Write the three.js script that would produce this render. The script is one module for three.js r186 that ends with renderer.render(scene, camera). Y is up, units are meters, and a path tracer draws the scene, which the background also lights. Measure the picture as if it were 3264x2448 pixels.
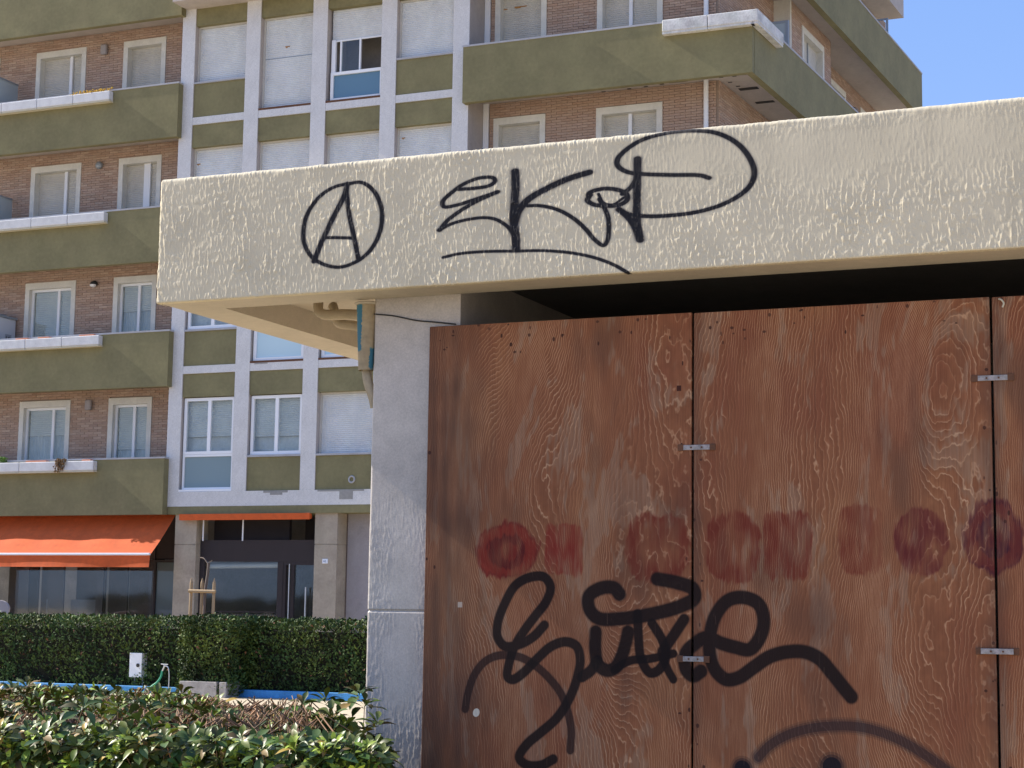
import * as THREE from 'three';
import { mergeGeometries } from 'three/addons/utils/BufferGeometryUtils.js';
import { RoundedBoxGeometry } from 'three/addons/geometries/RoundedBoxGeometry.js';

// ---------------------------------------------------------------- camera, sky, sun, exposure
const RAD = Math.PI / 180, EYE = 1.55;
const YK = 23.3 * RAD, YB = 23.1 * RAD;          // how far the kiosk and the building are turned
const DB = 35.4;                                  // distance of the building's pilaster fronts
const camera = new THREE.PerspectiveCamera(24.07, 4 / 3, 0.1, 4000);
camera.position.set(0, EYE, 0);
camera.rotation.set(7.277 * RAD, 0, 0.819 * RAD);
const scene = new THREE.Scene();
const renderer = new THREE.WebGLRenderer({ antialias: true });
renderer.toneMapping = THREE.LinearToneMapping;
renderer.toneMappingExposure = 1.65;
renderer.shadowMap.enabled = true;

const U = (a) => new THREE.Vector3(Math.cos(a), 0, Math.sin(a)), N = (a) => new THREE.Vector3(-Math.sin(a), 0, Math.cos(a));
const SUN_EL = 37 * RAD, BEHIND = -2.6 * RAD;       // from the left, grazing the fronts
const sunDir = U(YK).multiplyScalar(-Math.cos(BEHIND)).addScaledVector(N(YK), -Math.sin(BEHIND)).multiplyScalar(Math.cos(SUN_EL));
sunDir.y = Math.sin(SUN_EL);
{
  const W = 512, H = 256, d = new Float32Array(W * H * 4), s = sunDir.clone().normalize();
  for (let r = 0; r < H; r++) for (let c = 0; c < W; c++) {
    const el = ((r + 0.5) / H - 0.5) * Math.PI, az = ((c + 0.5) / W - 0.5) * 2 * Math.PI;
    const v = new THREE.Vector3(Math.cos(az) * Math.cos(el), Math.sin(el), Math.sin(az) * Math.cos(el));
    const t = Math.exp(-Math.max(0, v.y) * 3.0), cs = Math.max(0, v.dot(s));
    const halo = 0.55 * Math.pow(cs, 4) + 0.9 * Math.pow(cs, 40), o = (r * W + c) * 4;
    const zen = [0.07, 0.185, 0.52], hor = [0.34, 0.48, 0.72], sh = [1.0, 0.98, 0.92];
    for (let k = 0; k < 3; k++) d[o + k] = v.y < -0.02 ? 0.2 : zen[k] + (hor[k] - zen[k]) * t + sh[k] * halo * 0.8;
    d[o + 3] = 1;
  }
  const t = new THREE.DataTexture(d, W, H, THREE.RGBAFormat, THREE.FloatType);
  t.mapping = THREE.EquirectangularReflectionMapping; t.magFilter = THREE.LinearFilter; t.needsUpdate = true;
  scene.background = t; scene.environment = t;
}
const sun = new THREE.DirectionalLight(new THREE.Color(1, 0.93, 0.82), 5);
sun.name = 'sun'; sun.castShadow = true; sun.shadow.radius = 1;
sun.position.copy(sunDir).multiplyScalar(90).add(new THREE.Vector3(-8, 0, -22)); sun.target.position.set(-8, 0, -22);
Object.assign(sun.shadow.camera, { left: -40, right: 40, top: 40, bottom: -40, near: 1, far: 220 });
scene.add(sun, sun.target);

// ---------------------------------------------------------------- helpers
function rng(seed) { let s = seed >>> 0; return () => { s = (s + 0x6d2b79f5) | 0; let t = Math.imul(s ^ (s >>> 15), 1 | s); t = (t + Math.imul(t ^ (t >>> 7), 61 | t)) ^ t; return ((t ^ (t >>> 14)) >>> 0) / 4294967296; }; }
const hash = (x, y, s) => { let h = Math.imul(x, 374761393) + Math.imul(y, 668265263) + Math.imul(s, 974711) | 0; h = Math.imul(h ^ (h >>> 13), 1274126177); h ^= h >>> 16; return (h >>> 0) / 4294967296; };
const GX = new Float64Array(256).map((_, i) => Math.cos(i * Math.PI / 128)), GY = new Float64Array(256).map((_, i) => Math.sin(i * Math.PI / 128));
function grad(x, y, s, dx, dy) { let h = Math.imul(x, 374761393) + Math.imul(y, 668265263) + Math.imul(s, 974711) | 0; h = Math.imul(h ^ (h >>> 13), 1274126177); h = (h ^ (h >>> 16)) & 255; return GX[h] * dx + GY[h] * dy; }
function noise(x, y, s = 0) {   // gradient noise, about -0.7..0.7
  const ix = Math.floor(x), iy = Math.floor(y), fx = x - ix, fy = y - iy, u = fx * fx * fx * (fx * (fx * 6 - 15) + 10), v = fy * fy * fy * (fy * (fy * 6 - 15) + 10);
  const a = grad(ix, iy, s, fx, fy), b = grad(ix + 1, iy, s, fx - 1, fy), c = grad(ix, iy + 1, s, fx, fy - 1), d = grad(ix + 1, iy + 1, s, fx - 1, fy - 1);
  return a + (b - a) * u + (c - a + (a - b - c + d) * u) * v;
}
const fbm = (x, y, s, n = 4) => { let t = 0, a = 1; for (let i = 0; i < n; i++) { t += a * noise(x, y, s + i); x *= 2; y *= 2; a *= 0.5; } return t; };
const sstep = (a, b, x) => { x = Math.min(1, Math.max(0, (x - a) / (b - a))); return x * x * (3 - 2 * x); };
const clamp01 = (x) => Math.min(1, Math.max(0, x));

const used = {};
function numbered(n) { if (!(n in used)) { used[n] = 0; return n; } used[n]++; return n + '_' + String(used[n]).padStart(3, '0'); }
const lin = (r, g, b) => new THREE.Color().setRGB(r, g, b);
function std(name, c, rough = 0.85, o = {}) { const m = new THREE.MeshStandardMaterial({ color: Array.isArray(c) ? lin(...c) : c, roughness: rough, ...o }); m.name = name; return m; }
function phys(name, c, rough, o = {}) { const m = new THREE.MeshPhysicalMaterial({ color: lin(...c), roughness: rough, ...o }); m.name = name; return m; }
function canvasTex(w, h, draw, o = {}) {
  const cv = document.createElement('canvas'); cv.width = w; cv.height = h; draw(cv.getContext('2d'), w, h);
  const t = new THREE.CanvasTexture(cv); if (!o.data) t.colorSpace = THREE.SRGBColorSpace;
  t.wrapS = t.wrapT = o.clamp ? THREE.ClampToEdgeWrapping : THREE.RepeatWrapping;
  if (o.size) t.repeat.set(1 / o.size[0], 1 / o.size[1]);
  return t;
}
const fillPixels = (ctx, w, h, fn) => { const im = ctx.createImageData(w, h), d = im.data; for (let y = 0; y < h; y++) for (let x = 0; x < w; x++) { const c = fn(x, y), o = (y * w + x) * 4; d[o] = c[0]; d[o + 1] = c[1]; d[o + 2] = c[2]; d[o + 3] = 255; } ctx.putImageData(im, 0, 0); };
// a tileable mottled map in greys round 1 (as sRGB values), for walls; the material colour carries the hue
function mottle(seed, amp, size, o = {}) {
  const S = 512;
  return canvasTex(S, S, (ctx) => fillPixels(ctx, S, S, (x, y) => {
    const per = (f, s) => { const X = x / S * f, Y = y / S * f, a = x / S, b = y / S; return (noise(X, Y, s) * (1 - a) + noise(X - f, Y, s) * a) * (1 - b) + (noise(X, Y - f, s) * (1 - a) + noise(X - f, Y - f, s) * a) * b; };
    const v = 225 + amp * (per(4, seed) * 1.2 + per(11, seed + 1) * 0.8 + per(37, seed + 2) * 0.7 + (hash(x, y, seed) - 0.5) * 0.9);
    return [v, v * (1 + 0.0006 * amp * per(6, seed + 9)), v];
  }), { size, ...o });
}
function metricUV(g) {        // box projection, uv in metres
  const p = g.attributes.position, n = g.attributes.normal, uv = new Float32Array(p.count * 2);
  for (let i = 0; i < p.count; i++) {
    const ax = Math.abs(n.getX(i)), ay = Math.abs(n.getY(i)), az = Math.abs(n.getZ(i));
    if (az >= ax && az >= ay) { uv[2 * i] = p.getX(i); uv[2 * i + 1] = p.getY(i); }
    else if (ax >= ay) { uv[2 * i] = p.getZ(i); uv[2 * i + 1] = p.getY(i); }
    else { uv[2 * i] = p.getX(i); uv[2 * i + 1] = p.getZ(i); }
  }
  g.setAttribute('uv', new THREE.BufferAttribute(uv, 2)); return g;
}
function box(x0, x1, y0, y1, z0, z1) { const g = new THREE.BoxGeometry(x1 - x0, y1 - y0, z1 - z0); g.translate((x0 + x1) / 2, (y0 + y1) / 2, (z0 + z1) / 2); return metricUV(g); }
function rbox(x0, x1, y0, y1, z0, z1, r = 0.01, seg = 2) { const g = new RoundedBoxGeometry(x1 - x0, y1 - y0, z1 - z0, seg, r); g.translate((x0 + x1) / 2, (y0 + y1) / 2, (z0 + z1) / 2); return metricUV(g); }
function tube(pts, r, seg = 24, rad = 8) { return new THREE.TubeGeometry(new THREE.CatmullRomCurve3(pts.map((p) => new THREE.Vector3(...p))), seg, r, rad, false); }
function cyl(p, q, r0, r1 = r0, n = 8) {
  const a = new THREE.Vector3(...p), b = new THREE.Vector3(...q), d = b.clone().sub(a), g = new THREE.CylinderGeometry(r1, r0, d.length(), n);
  g.applyQuaternion(new THREE.Quaternion().setFromUnitVectors(new THREE.Vector3(0, 1, 0), d.normalize())); g.translate((a.x + b.x) / 2, (a.y + b.y) / 2, (a.z + b.z) / 2); return g;
}
function holed(u0, u1, h0, h1, w0, w1, holes) {   // an upright slab with openings
  const s = new THREE.Shape([new THREE.Vector2(u0, h0), new THREE.Vector2(u1, h0), new THREE.Vector2(u1, h1), new THREE.Vector2(u0, h1)]);
  for (const [a, b, c, d] of holes) s.holes.push(new THREE.Path([new THREE.Vector2(a, c), new THREE.Vector2(a, d), new THREE.Vector2(b, d), new THREE.Vector2(b, c)]));
  const g = new THREE.ExtrudeGeometry(s, { depth: w1 - w0, bevelEnabled: false }); g.translate(0, 0, w0); return metricUV(g);
}
const flat = (gs) => { gs = [].concat(gs).map((g) => { g = g.index ? g.toNonIndexed() : g; if (!g.attributes.uv) metricUV(g); for (const k of Object.keys(g.attributes)) if (!['position', 'normal', 'uv'].includes(k)) g.deleteAttribute(k); return g; }); return gs.length === 1 ? gs[0] : mergeGeometries(gs); };
// Shapes of a thing are given in its frame: along the fronts, up, towards the viewer. base is the thing's own foot in that frame.
const FR = { K: { yaw: YK, d: 0 }, B: { yaw: YB, d: DB }, W: { yaw: 0, d: 0 } };
function toWorld(f, [u, h, n]) { return U(FR[f].yaw).multiplyScalar(u).addScaledVector(N(FR[f].yaw), n - FR[f].d).setY(h); }
function tag(o, label, category, group, kind) { Object.assign(o.userData, label ? { label } : {}, category ? { category } : {}, group ? { group } : {}, kind ? { kind } : {}); return o; }
function thing(name, label, category, f, base, group) {
  const o = new THREE.Group(); o.name = numbered(name); o.position.copy(toWorld(f, base)); o.rotation.y = -FR[f].yaw; tag(o, label, category, group);
  o.frame = { base }; scene.add(o); return o;
}
function part(root, name, gs, mat, parent = root, kind) {
  const g = flat(gs), b = root.frame.base; g.translate(-b[0], -b[1], -b[2]);
  const m = new THREE.Mesh(g, mat); m.name = name; m.castShadow = m.receiveShadow = true; if (kind) m.userData.kind = kind; parent.add(m); return m;
}
function instances(root, name, geo, mat, list, parent = root) {     // list of [matrix, colour]
  const im = new THREE.InstancedMesh(geo, mat, list.length), b = root.frame.base, t = new THREE.Matrix4().makeTranslation(-b[0], -b[1], -b[2]), m = new THREE.Matrix4();
  list.forEach(([mx, c], i) => { im.setMatrixAt(i, m.multiplyMatrices(t, mx)); if (c) im.setColorAt(i, c); });
  im.name = name; im.userData.kind = 'stuff'; im.castShadow = im.receiveShadow = true; parent.add(im); return im;
}
function grid(nu, nv, fn) {    // an indexed sheet of (nu+1) x (nv+1) points
  const pos = new Float32Array((nu + 1) * (nv + 1) * 3), uv = new Float32Array((nu + 1) * (nv + 1) * 2), idx = new Uint32Array(nu * nv * 6);
  let k = 0, q = 0;
  for (let j = 0; j <= nv; j++) for (let i = 0; i <= nu; i++, k++) { const p = fn(i / nu, j / nv); pos.set(p.slice(0, 3), k * 3); uv[2 * k] = p[3]; uv[2 * k + 1] = p[4]; }
  for (let j = 0; j < nv; j++) for (let i = 0; i < nu; i++) { const a = j * (nu + 1) + i; idx.set([a, a + 1, a + nu + 1, a + 1, a + nu + 2, a + nu + 1], q); q += 6; }
  const g = new THREE.BufferGeometry(); g.setAttribute('position', new THREE.BufferAttribute(pos, 3)); g.setAttribute('uv', new THREE.BufferAttribute(uv, 2)); g.setIndex(new THREE.BufferAttribute(idx, 1)); g.computeVertexNormals(); return g;
}
function sheet(root, name, g, mat, parent = root) { const b = root.frame.base; g.translate(-b[0], -b[1], -b[2]); const m = new THREE.Mesh(g, mat); m.name = name; m.castShadow = m.receiveShadow = true; parent.add(m); return m; }

// ---------------------------------------------------------------- materials
const grain = mottle(3, 16, [1.7, 1.7]), grain2 = mottle(31, 26, [2.3, 2.3]), fineBump = mottle(57, 60, [0.6, 0.6], { data: true });
const M = {
  olive: std('olive_render', [0.265, 0.236, 0.116], 0.9, { map: mottle(5, 24, [3.1, 3.1]) }),
  soffit: std('soffit_paint', [0.62, 0.55, 0.5], 0.9, { map: grain }),
  beigeWall: std('beige_render', [0.56, 0.5, 0.46], 0.9, { map: grain }),
  cap: std('parapet_cap', [0.5, 0.5, 0.52], 0.7, { map: grain }),
  trough: std('planter_concrete', [0.8, 0.8, 0.8], 0.8, { map: mottle(71, 16, [1.3, 1.3]) }),
  worn: std('algae_stained_concrete', [0.78, 0.77, 0.74], 0.85, { map: mottle(72, 48, [1.6, 1.6]) }),
  panelShade: std('shade_toned_panel', [0.1, 0.08, 0.07], 0.95, { map: grain2 }),  // shop panels, with the shade of the unlit interior put into the colour
  board: std('shade_grey_board', [0.2, 0.2, 0.22], 0.9, { map: grain2 }),  // grey boards, darkened likewise for the dim shop behind the glass
  cream: std('cream_trim', [0.7, 0.65, 0.5], 0.8, { map: grain }),
  surround: std('window_surround', [0.88, 0.86, 0.78], 0.8, { map: grain }),
  whiteFrame: std('white_frame', [0.82, 0.83, 0.85], 0.45),
  shutterBeige: std('shutter_beige', [0.72, 0.69, 0.62], 0.6, { map: grain }),
  shutterWhite: std('shutter_white', [0.8, 0.82, 0.82], 0.5, { map: grain }),
  curtain: std('pale_curtain', [0.7, 0.69, 0.66], 0.95, { map: grain2 }),
  mortar: std('brick_mortar', [0.42, 0.32, 0.25], 0.95, { map: grain }),
  brick: std('brick_face', [1, 1, 1], 0.9, { map: mottle(91, 30, [0.9, 0.9]) }),
  grey: std('grey_mortar_patch', [0.38, 0.37, 0.35], 0.95, { map: grain2 }),
  rail: std('grey_metal', [0.3, 0.33, 0.36], 0.45, { metalness: 0.3 }),
  frosted: phys('frosted_glass', [0.55, 0.62, 0.64], 0.3, { transmission: 0.35, thickness: 0 }),
  glass: phys('clear_glass', [0.93, 0.96, 0.96], 0.03, { transmission: 1, thickness: 0, ior: 1.5 }),
  blueGlass: phys('blue_panel_glass', [0.16, 0.3, 0.42], 0.12, { transmission: 0.3, thickness: 0 }),
  paleBlue: phys('pale_blue_panel', [0.5, 0.66, 0.72], 0.25),
  greenGlass: phys('grey_green_panel', [0.2, 0.27, 0.29], 0.12),
  dark: std('interior_wall', [0.3, 0.27, 0.25], 0.9, { map: grain2 }),
  purple: std('dark_purple_panel', [0.042, 0.03, 0.031], 0.8, { map: grain }),
  column: std('column_stone', [0.5, 0.42, 0.32], 0.85, { map: grain2 }),
  brownWall: std('brown_render', [0.2, 0.15, 0.125], 0.9, { map: grain2 }),
  lilac: std('lilac_render', [0.44, 0.4, 0.4], 0.9, { map: grain }),
  terracotta: std('terracotta', [0.6, 0.24, 0.14], 0.85),
  inner: std('shade_darkened_interior', [0.22, 0.2, 0.185], 0.95, { map: grain2 }),  // kiosk interior, colour darkened to deepen the shade in the gap
  postPaint: std('dark_brown_paint', [0.05, 0.036, 0.036], 0.55),
  black: std('black_detail', [0.02, 0.02, 0.02], 0.6),
  steel: std('steel', [0.6, 0.6, 0.6], 0.35, { metalness: 0.9 }),
  rust: std('rust', [0.16, 0.07, 0.035], 0.9, { map: grain2 }),
  rustMark: std('rust_bleed', [0.5, 0.25, 0.08], 0.9, { map: grain2 }),
  strapMetal: std('weathered_zinc', [0.42, 0.38, 0.36], 0.6, { metalness: 0.35, map: mottle(12, 60, [0.12, 0.12]) }),
};
// small square mosaic tiles, 2.5 cm, each with its own tone
const mosaicTile = (data) => canvasTex(512, 512, (ctx, w, h) => fillPixels(ctx, w, h, (x, y) => {
  const T = 16, i = (x / T) | 0, j = (y / T) | 0, g = (x % T) < 2 || (y % T) < 2, r = hash(i, j, 8), stain = noise(i / 7.1, j / 15.3, 4) * 9;
  if (data) return g ? [60, 60, 60] : [200, 200, 200];
  if (g) return [182 + stain, 179 + stain, 175 + stain];
  const v = 226 + r * 14 + (r > 0.96 ? -18 : 0) + stain; return [v, v, v];
}), { size: [0.8, 0.8], data });
M.mosaic = std('white_mosaic', [0.84, 0.825, 0.81], 0.45, { map: mosaicTile(false), bumpMap: mosaicTile(true), bumpScale: 0.0008 });

// ---------------------------------------------------------------- ground
{
  const t = canvasTex(1024, 1024, (ctx, w, h) => fillPixels(ctx, w, h, (x, y) => { const v = 196 + 26 * fbm(x / 60, y / 60, 21, 4) + (hash(x, y, 2) - 0.5) * 34; return [v * 1.03, v * 0.97, v * 0.86]; }), { size: [3, 3] });
  const ground = new THREE.Mesh(new THREE.PlaneGeometry(3000, 3000).rotateX(-Math.PI / 2), std('sandy_paving', [0.9, 0.84, 0.73], 0.95, { map: t }));
  const uv = ground.geometry.attributes.uv; for (let i = 0; i < uv.count; i++) uv.setXY(i, uv.getX(i) * 3000, uv.getY(i) * 3000);
  ground.name = 'ground'; ground.receiveShadow = true; tag(ground, 'pale sandy paving between the hedges', null, null, 'structure'); scene.add(ground);
}

// ---------------------------------------------------------------- apartment building
const B0 = 3.72, PITCH = 2.99, WALL = -0.86;      // underside of the first balcony, storey height, face of the brick walls
const bld = thing('apartment_building', 'apartment block with olive balconies, brick walls and white mosaic pilasters behind the hedge', 'building', 'B', [-20, 0, 0]);
const bp = (name, gs, mat, parent, kind) => part(bld, name, gs, mat, parent, kind);
const shear = (g) => g.applyMatrix4(new THREE.Matrix4().set(1, 0, -0.05, 0.01, 0, 1, 0, 0, 0, 0, 1, 0, 0, 0, 0, 1));   // the side wing stands 2.9 degrees out of square
// shutter: a stack of slats, each a shallow rounded strip
function slats(u0, u1, h0, h1, w, pitch = 0.048) {
  const gs = [], n = Math.max(1, Math.round((h1 - h0) / pitch)), d = (h1 - h0) / n;
  for (let i = 0; i < n; i++) { const y = h0 + i * d; const g = new THREE.BufferGeometry(), P = [[u0, y, w - 0.006], [u1, y, w - 0.006], [u0, y + d * 0.25, w + 0.004], [u1, y + d * 0.25, w + 0.004], [u0, y + d * 0.85, w + 0.002], [u1, y + d * 0.85, w + 0.002], [u0, y + d, w - 0.006], [u1, y + d, w - 0.006]];
    g.setAttribute('position', new THREE.Float32BufferAttribute(P.flat(), 3)); g.setIndex([0, 1, 2, 1, 3, 2, 2, 3, 4, 3, 5, 4, 4, 5, 6, 5, 7, 6]); const ng = g.toNonIndexed(); ng.computeVertexNormals(); gs.push(metricUV(ng)); }
  return mergeGeometries(gs);
}
const frameBars = (u0, u1, h0, h1, w0, w1, t, mull = []) => [box(u0, u0 + t, h0, h1, w0, w1), box(u1 - t, u1, h0, h1, w0, w1), box(u0 + t, u1 - t, h1 - t, h1, w0, w1), box(u0 + t, u1 - t, h0, h0 + t, w0, w1), ...mull.map((m) => box(m - t * 0.6, m + t * 0.6, h0 + t, h1 - t, w0, w1 - 0.004))];
// a window of the brick walls: beige surround with reveals, then roller shutter or glazed doors with curtains
function brickWindow(u0, u1, bottom, top, style, mull) {
  const s = 0.13, i0 = u0 + s, i1 = u1 - s, it = top - 0.16, f = bp('window', [box(u0, i0, bottom, it, -1.1, -0.825), box(i1, u1, bottom, it, -1.1, -0.825), box(u0, u1, it, top, -1.1, -0.825)], M.surround);
  if (style === 'shutter' || style === 'split') {
    bp('shutter', slats(i0, i1, bottom, it, -1.02), M.shutterBeige, f);
    if (mull) bp('mullion', box(mull - (style === 'split' ? 0.09 : 0.04), mull + (style === 'split' ? 0.09 : 0.04), bottom, it, -1.0, -0.955), M.whiteFrame, f);
  } else {
    bp('door_frame', frameBars(i0, i1, bottom, it, -1.0, -0.94, 0.06, [mull]), M.whiteFrame, f);
    bp('pane', box(i0 + 0.06, mull - 0.03, bottom + 0.06, it - 0.06, -0.975, -0.969), M.glass, f);
    bp('pane', box(mull + 0.03, i1 - 0.06, bottom + 0.06, it - 0.06, -0.975, -0.969), M.glass, f);
    // pleated curtain, and a roller blind let down to its own height
    const cg = grid(72, 1, (s, t) => [i0 + (i1 - i0) * s, bottom + (it - bottom) * t, -1.065 + 0.016 * Math.sin(s * 58 + Math.sin(s * 13 + u0) * 2), s, t]); const cb = bld.frame.base; cg.translate(-cb[0], -cb[1], -cb[2]);
    const cm = new THREE.Mesh(cg, M.curtain); cm.name = 'curtain'; cm.castShadow = cm.receiveShadow = true; f.add(cm);
    const drop = 0.25 + 0.75 * hash(Math.round(u0 * 10), Math.round(bottom * 10), 3); bp('blind', slats(i0 + 0.05, i1 - 0.05, it - 0.05 - (it - bottom) * 0.55 * drop, it - 0.05, -1.02, 0.05), M.shutterBeige, f);
  }
  return [u0 + 0.02, u1 - 0.02, bottom, top - 0.02];
}
const brickTones = [[0.55, 0.385, 0.29], [0.54, 0.375, 0.28], [0.57, 0.405, 0.31], [0.52, 0.35, 0.26], [0.55, 0.385, 0.3], [0.6, 0.44, 0.34]];
const brickGeo = (() => { const g = box(-0.5, 0.5, -0.5, 0.5, -0.5, 0.5); return g; })();
const brickRand = rng(77), brickLists = { near: [], rest: [] };
function layBricks(u0, u1, h0, h1, holes, place, near) {     // stretcher courses, 25 x 6 cm, standing 1 cm proud of the mortar
  const C = 0.06, L = 0.25, J = 0.009;
  for (let r = 0, y = h0; y < h1 - 0.01; r++, y += C) {
    const y1 = Math.min(y + C, h1) - J;
    for (let x = u0 - (r % 2 ? L / 2 : 0); x < u1; x += L) {
      let runs = [[Math.max(x, u0) + J / 2, Math.min(x + L, u1) - J / 2]];
      for (const [a, b, c, d] of holes) if (y1 > c && y < d) runs = runs.flatMap(([p, q]) => (q <= a || p >= b) ? [[p, q]] : [[p, a], [b, q]]);
      for (const [p, q] of runs) if (q - p > 0.03) {
        const t = brickTones[(brickRand() * 6) | 0], k = 0.9 + brickRand() * 0.2, jut = brickRand() * 0.004;
        const m = place((p + q) / 2, (y + y1) / 2, q - p, y1 - y, 0.024 + jut);
        (near && brickLists.near.length < 300 && near((p + q) / 2, y) ? brickLists.near : brickLists.rest).push([m, lin(t[0] * k, t[1] * k, t[2] * k)]);
      }
    }
  }
}
const frontPlace = (u, h, l, t, d) => new THREE.Matrix4().makeTranslation(u, h, WALL + d / 2 - 0.012).scale(new THREE.Vector3(l, t, d));
{
  // ----- left wing: four storeys of balconies and brick
  const LW = [-34, -23.86];
  for (let k = 0; k < 5; k++) {
    const b = B0 + PITCH * k, soff = b + 0.22, floor = b + 0.36, next = b + PITCH + 0.22;
    const bal = bp('balcony', [box(LW[0], -23.76, b, b + 1.3, 0.05, 0.2), box(-23.88, -23.76, b, b + 1.3, 0.004, 0.05)], M.olive);
    bp('balcony_slab', box(LW[0], LW[1], soff, floor, -1.1, 0.05), M.soffit, bal);
    bp('parapet_cap', box(LW[0], -23.745, b + 1.3, b + 1.34, 0.0305, 0.215), M.cap, bal);
    if (k < 4) {
      for (let i = 0; i < 8; i++) { const r = -25.62 - i * 1.075; const pl = bp('planter', rbox(r - 1.065, r, b + 1.045, b + 1.27, 0.202, 0.37, 0.02), M.trough, bal); bp('lip', box(r - 1.065, r, b + 1.01, b + 1.043, 0.201, 0.36), M.cream, bal); }
    }
    if (k === 4) continue;
    const top = b + 2.9, holes = [];
    const st = [['door', 'door'], ['door', 'door'], ['shutter', 'split'], ['shutter', 'shutter']][k];
    holes.push(brickWindow(-28.78, -27.25, floor, top, st[0], k < 2 ? -27.83 : -27.79));
    holes.push(brickWindow(-26.12, -24.87, floor, top, st[1], k < 2 ? -25.44 : k === 2 ? -25.36 : 0));
    holes.push(brickWindow(-31.4, -29.94, floor, top, k < 2 ? 'door' : 'shutter', -30.6));
    bp('wall', holed(LW[0], LW[1], floor, next, -1.3, WALL - 0.012, holes), M.mortar);
    layBricks(-31.8, LW[1], floor, next, holes, frontPlace, null);
    // lamp on the wall
    const lamp = bp('wall_lamp', k === 2 || k === 1 ? new THREE.SphereGeometry(0.1, 14, 10).scale(1, k === 1 ? 0.75 : 1, 0.8).translate(-26.68, b + 2.77, -0.79) : rbox(-26.77, -26.59, b + 2.62, b + 2.88, -0.835, -0.73, 0.04), k === 2 ? M.rail : k === 1 ? M.black : M.lilac);
    if (k === 1) bp('lamp_glass', new THREE.SphereGeometry(0.085, 14, 8, 0, 6.3, 1.6, 1.5).scale(1, 0.8, 0.9).translate(-26.68, b + 2.745, -0.76), M.whiteFrame, lamp);
    // screens that part the balconies
    if (k > 0) {
      const f = bp('balcony_screen', [box(-29.33, -29.29, b + 0.38, b + 2.08, -0.8, 0.02), box(-29.335, -29.285, b + 2.08, b + 2.12, -0.8, 0.02), box(-29.335, -29.285, b + 0.38, b + 2.08, -0.03, 0.021)].slice(1), M.rail);
      bp('screen_pane', box(-29.32, -29.3, b + 0.4, b + 2.08, -0.8, -0.031), M.frosted, f);
    }
  }
  bp('wall', box(LW[0], LW[1], 18.9, 19.2, -1.3, WALL), M.mortar);

  // ----- the bay of mosaic pilasters
  const PIL = [[-23.84, -23.48], [-22.05, -21.67], [-20.26, -19.88], [-18.46, -18.08], [-16.65, -16.26]];
  for (const [a, c] of PIL) { const p = bp('pilaster', box(a, c, 4.25, 19.2, -0.95, -0.022), M.beigeWall); bp('mosaic_facing', box(a - 0.001, c + 0.001, 4.25, 19.2, -0.0215, 0), M.mosaic, p); }
  bp('base_band', box(-23.84, -16.26, 3.91, 4.248, -0.4, 0.001), M.mosaic);
  bp('beam', box(-23.75, -16.26, 3.73, 3.908, -1.6, 0.004), M.olive);
  // [kind, floor]: full = opening down to the band, half = with an olive parapet
  const BAYS = [['pane_low', 'half_pane', 'half', 'half', 'half'], ['half_pane', 'full_blue', 'full', 'full', 'full'], ['half', 'full_blue', 'full', 'open', 'full'], ['half', 'half', 'half', 'half', 'half']];
  for (let j = 0; j < 4; j++) {
    const a = PIL[j][1] + 0.001, c = PIL[j + 1][0] - 0.001, m = (a + c) / 2;
    bp('back_wall', box(a, c, 3.9, 19.2, -1.3, -0.95), M.dark);
    for (let k = 0; k < 5; k++) {
      const b = B0 + PITCH * k, kind = BAYS[j][k], band = k ? b + 0.48 : 4.25, half = kind.startsWith('half'), sill = half ? b + 1.345 : band + 0.05, wt = b + PITCH - 0.25;
      if (k) { bp('floor_band', box(a, c, b + 0.3, band, -0.5, -0.012), M.mosaic); bp('lintel_panel', box(a, c, b - 0.25, b + 0.298, -0.4, -0.04), M.olive); }
      if (half) { bp('parapet_panel', box(a, c, band + (k ? 0.002 : 0.003), b + 1.3, -0.4, -0.041), M.olive); bp('sill', box(a, c, b + 1.302, sill, -0.3, -0.005), M.cap); }
      else bp('sill', box(a, c, band + 0.002, sill, -0.3, -0.008), kind === 'pane_low' ? M.whiteFrame : M.rust);
      if (kind === 'half' || kind === 'full') {
        const w = bp('window', [box(a, a + 0.04, sill, wt, -0.26, -0.16), box(a + 0.04, c, wt - 0.04, wt, -0.26, -0.16)], M.shutterBeige);
        bp('shutter', slats(a + 0.04, c, sill, wt - 0.04, -0.2, j === 0 && k === 2 ? 0.055 : 0.045), M.shutterWhite, w);
        if (kind === 'full' && k >= 3) bp('shutter_joint', box(a + 0.04, c, b + 1.75, b + 1.765, -0.2, -0.19), M.rail, w);
      } else if (kind === 'half_pane' || kind === 'pane_low') {
        const lo = kind === 'pane_low' ? b + 1.4 : sill + 0.02;
        const w = bp('window', [...frameBars(a + 0.03, c - 0.03, lo, wt - 0.02, -0.16, -0.09, 0.07, [m]), box(a, c, sill, lo, -0.17, -0.1)].slice(0, kind === 'pane_low' ? 5 : 6), M.whiteFrame);
        bp('pane', box(a + 0.1, m - 0.045, lo + 0.07, wt - 0.09, -0.13, -0.124), M.glass, w);
        bp('pane', box(m + 0.045, c - 0.1, lo + 0.07, wt - 0.09, -0.13, -0.124), M.glass, w);
        bp('blind', [slats(a, c, lo + 0.42, wt, -0.24), box(a, c, lo, lo + 0.42, -0.34, -0.3)], M.curtain, w);
        if (kind === 'pane_low') { bp('lower_frame', frameBars(a + 0.03, c - 0.03, sill, lo - 0.004, -0.16, -0.092, 0.05), M.whiteFrame, w); bp('lower_pane', box(a + 0.08, c - 0.08, sill + 0.05, lo - 0.055, -0.135, -0.125), M.greenGlass, w); }
      } else if (kind === 'full_blue') {
        const w = bp('window', frameBars(a + 0.03, c - 0.03, sill, wt - 0.02, -0.16, -0.09, 0.08, j === 2 ? [m] : []), M.whiteFrame);
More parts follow.
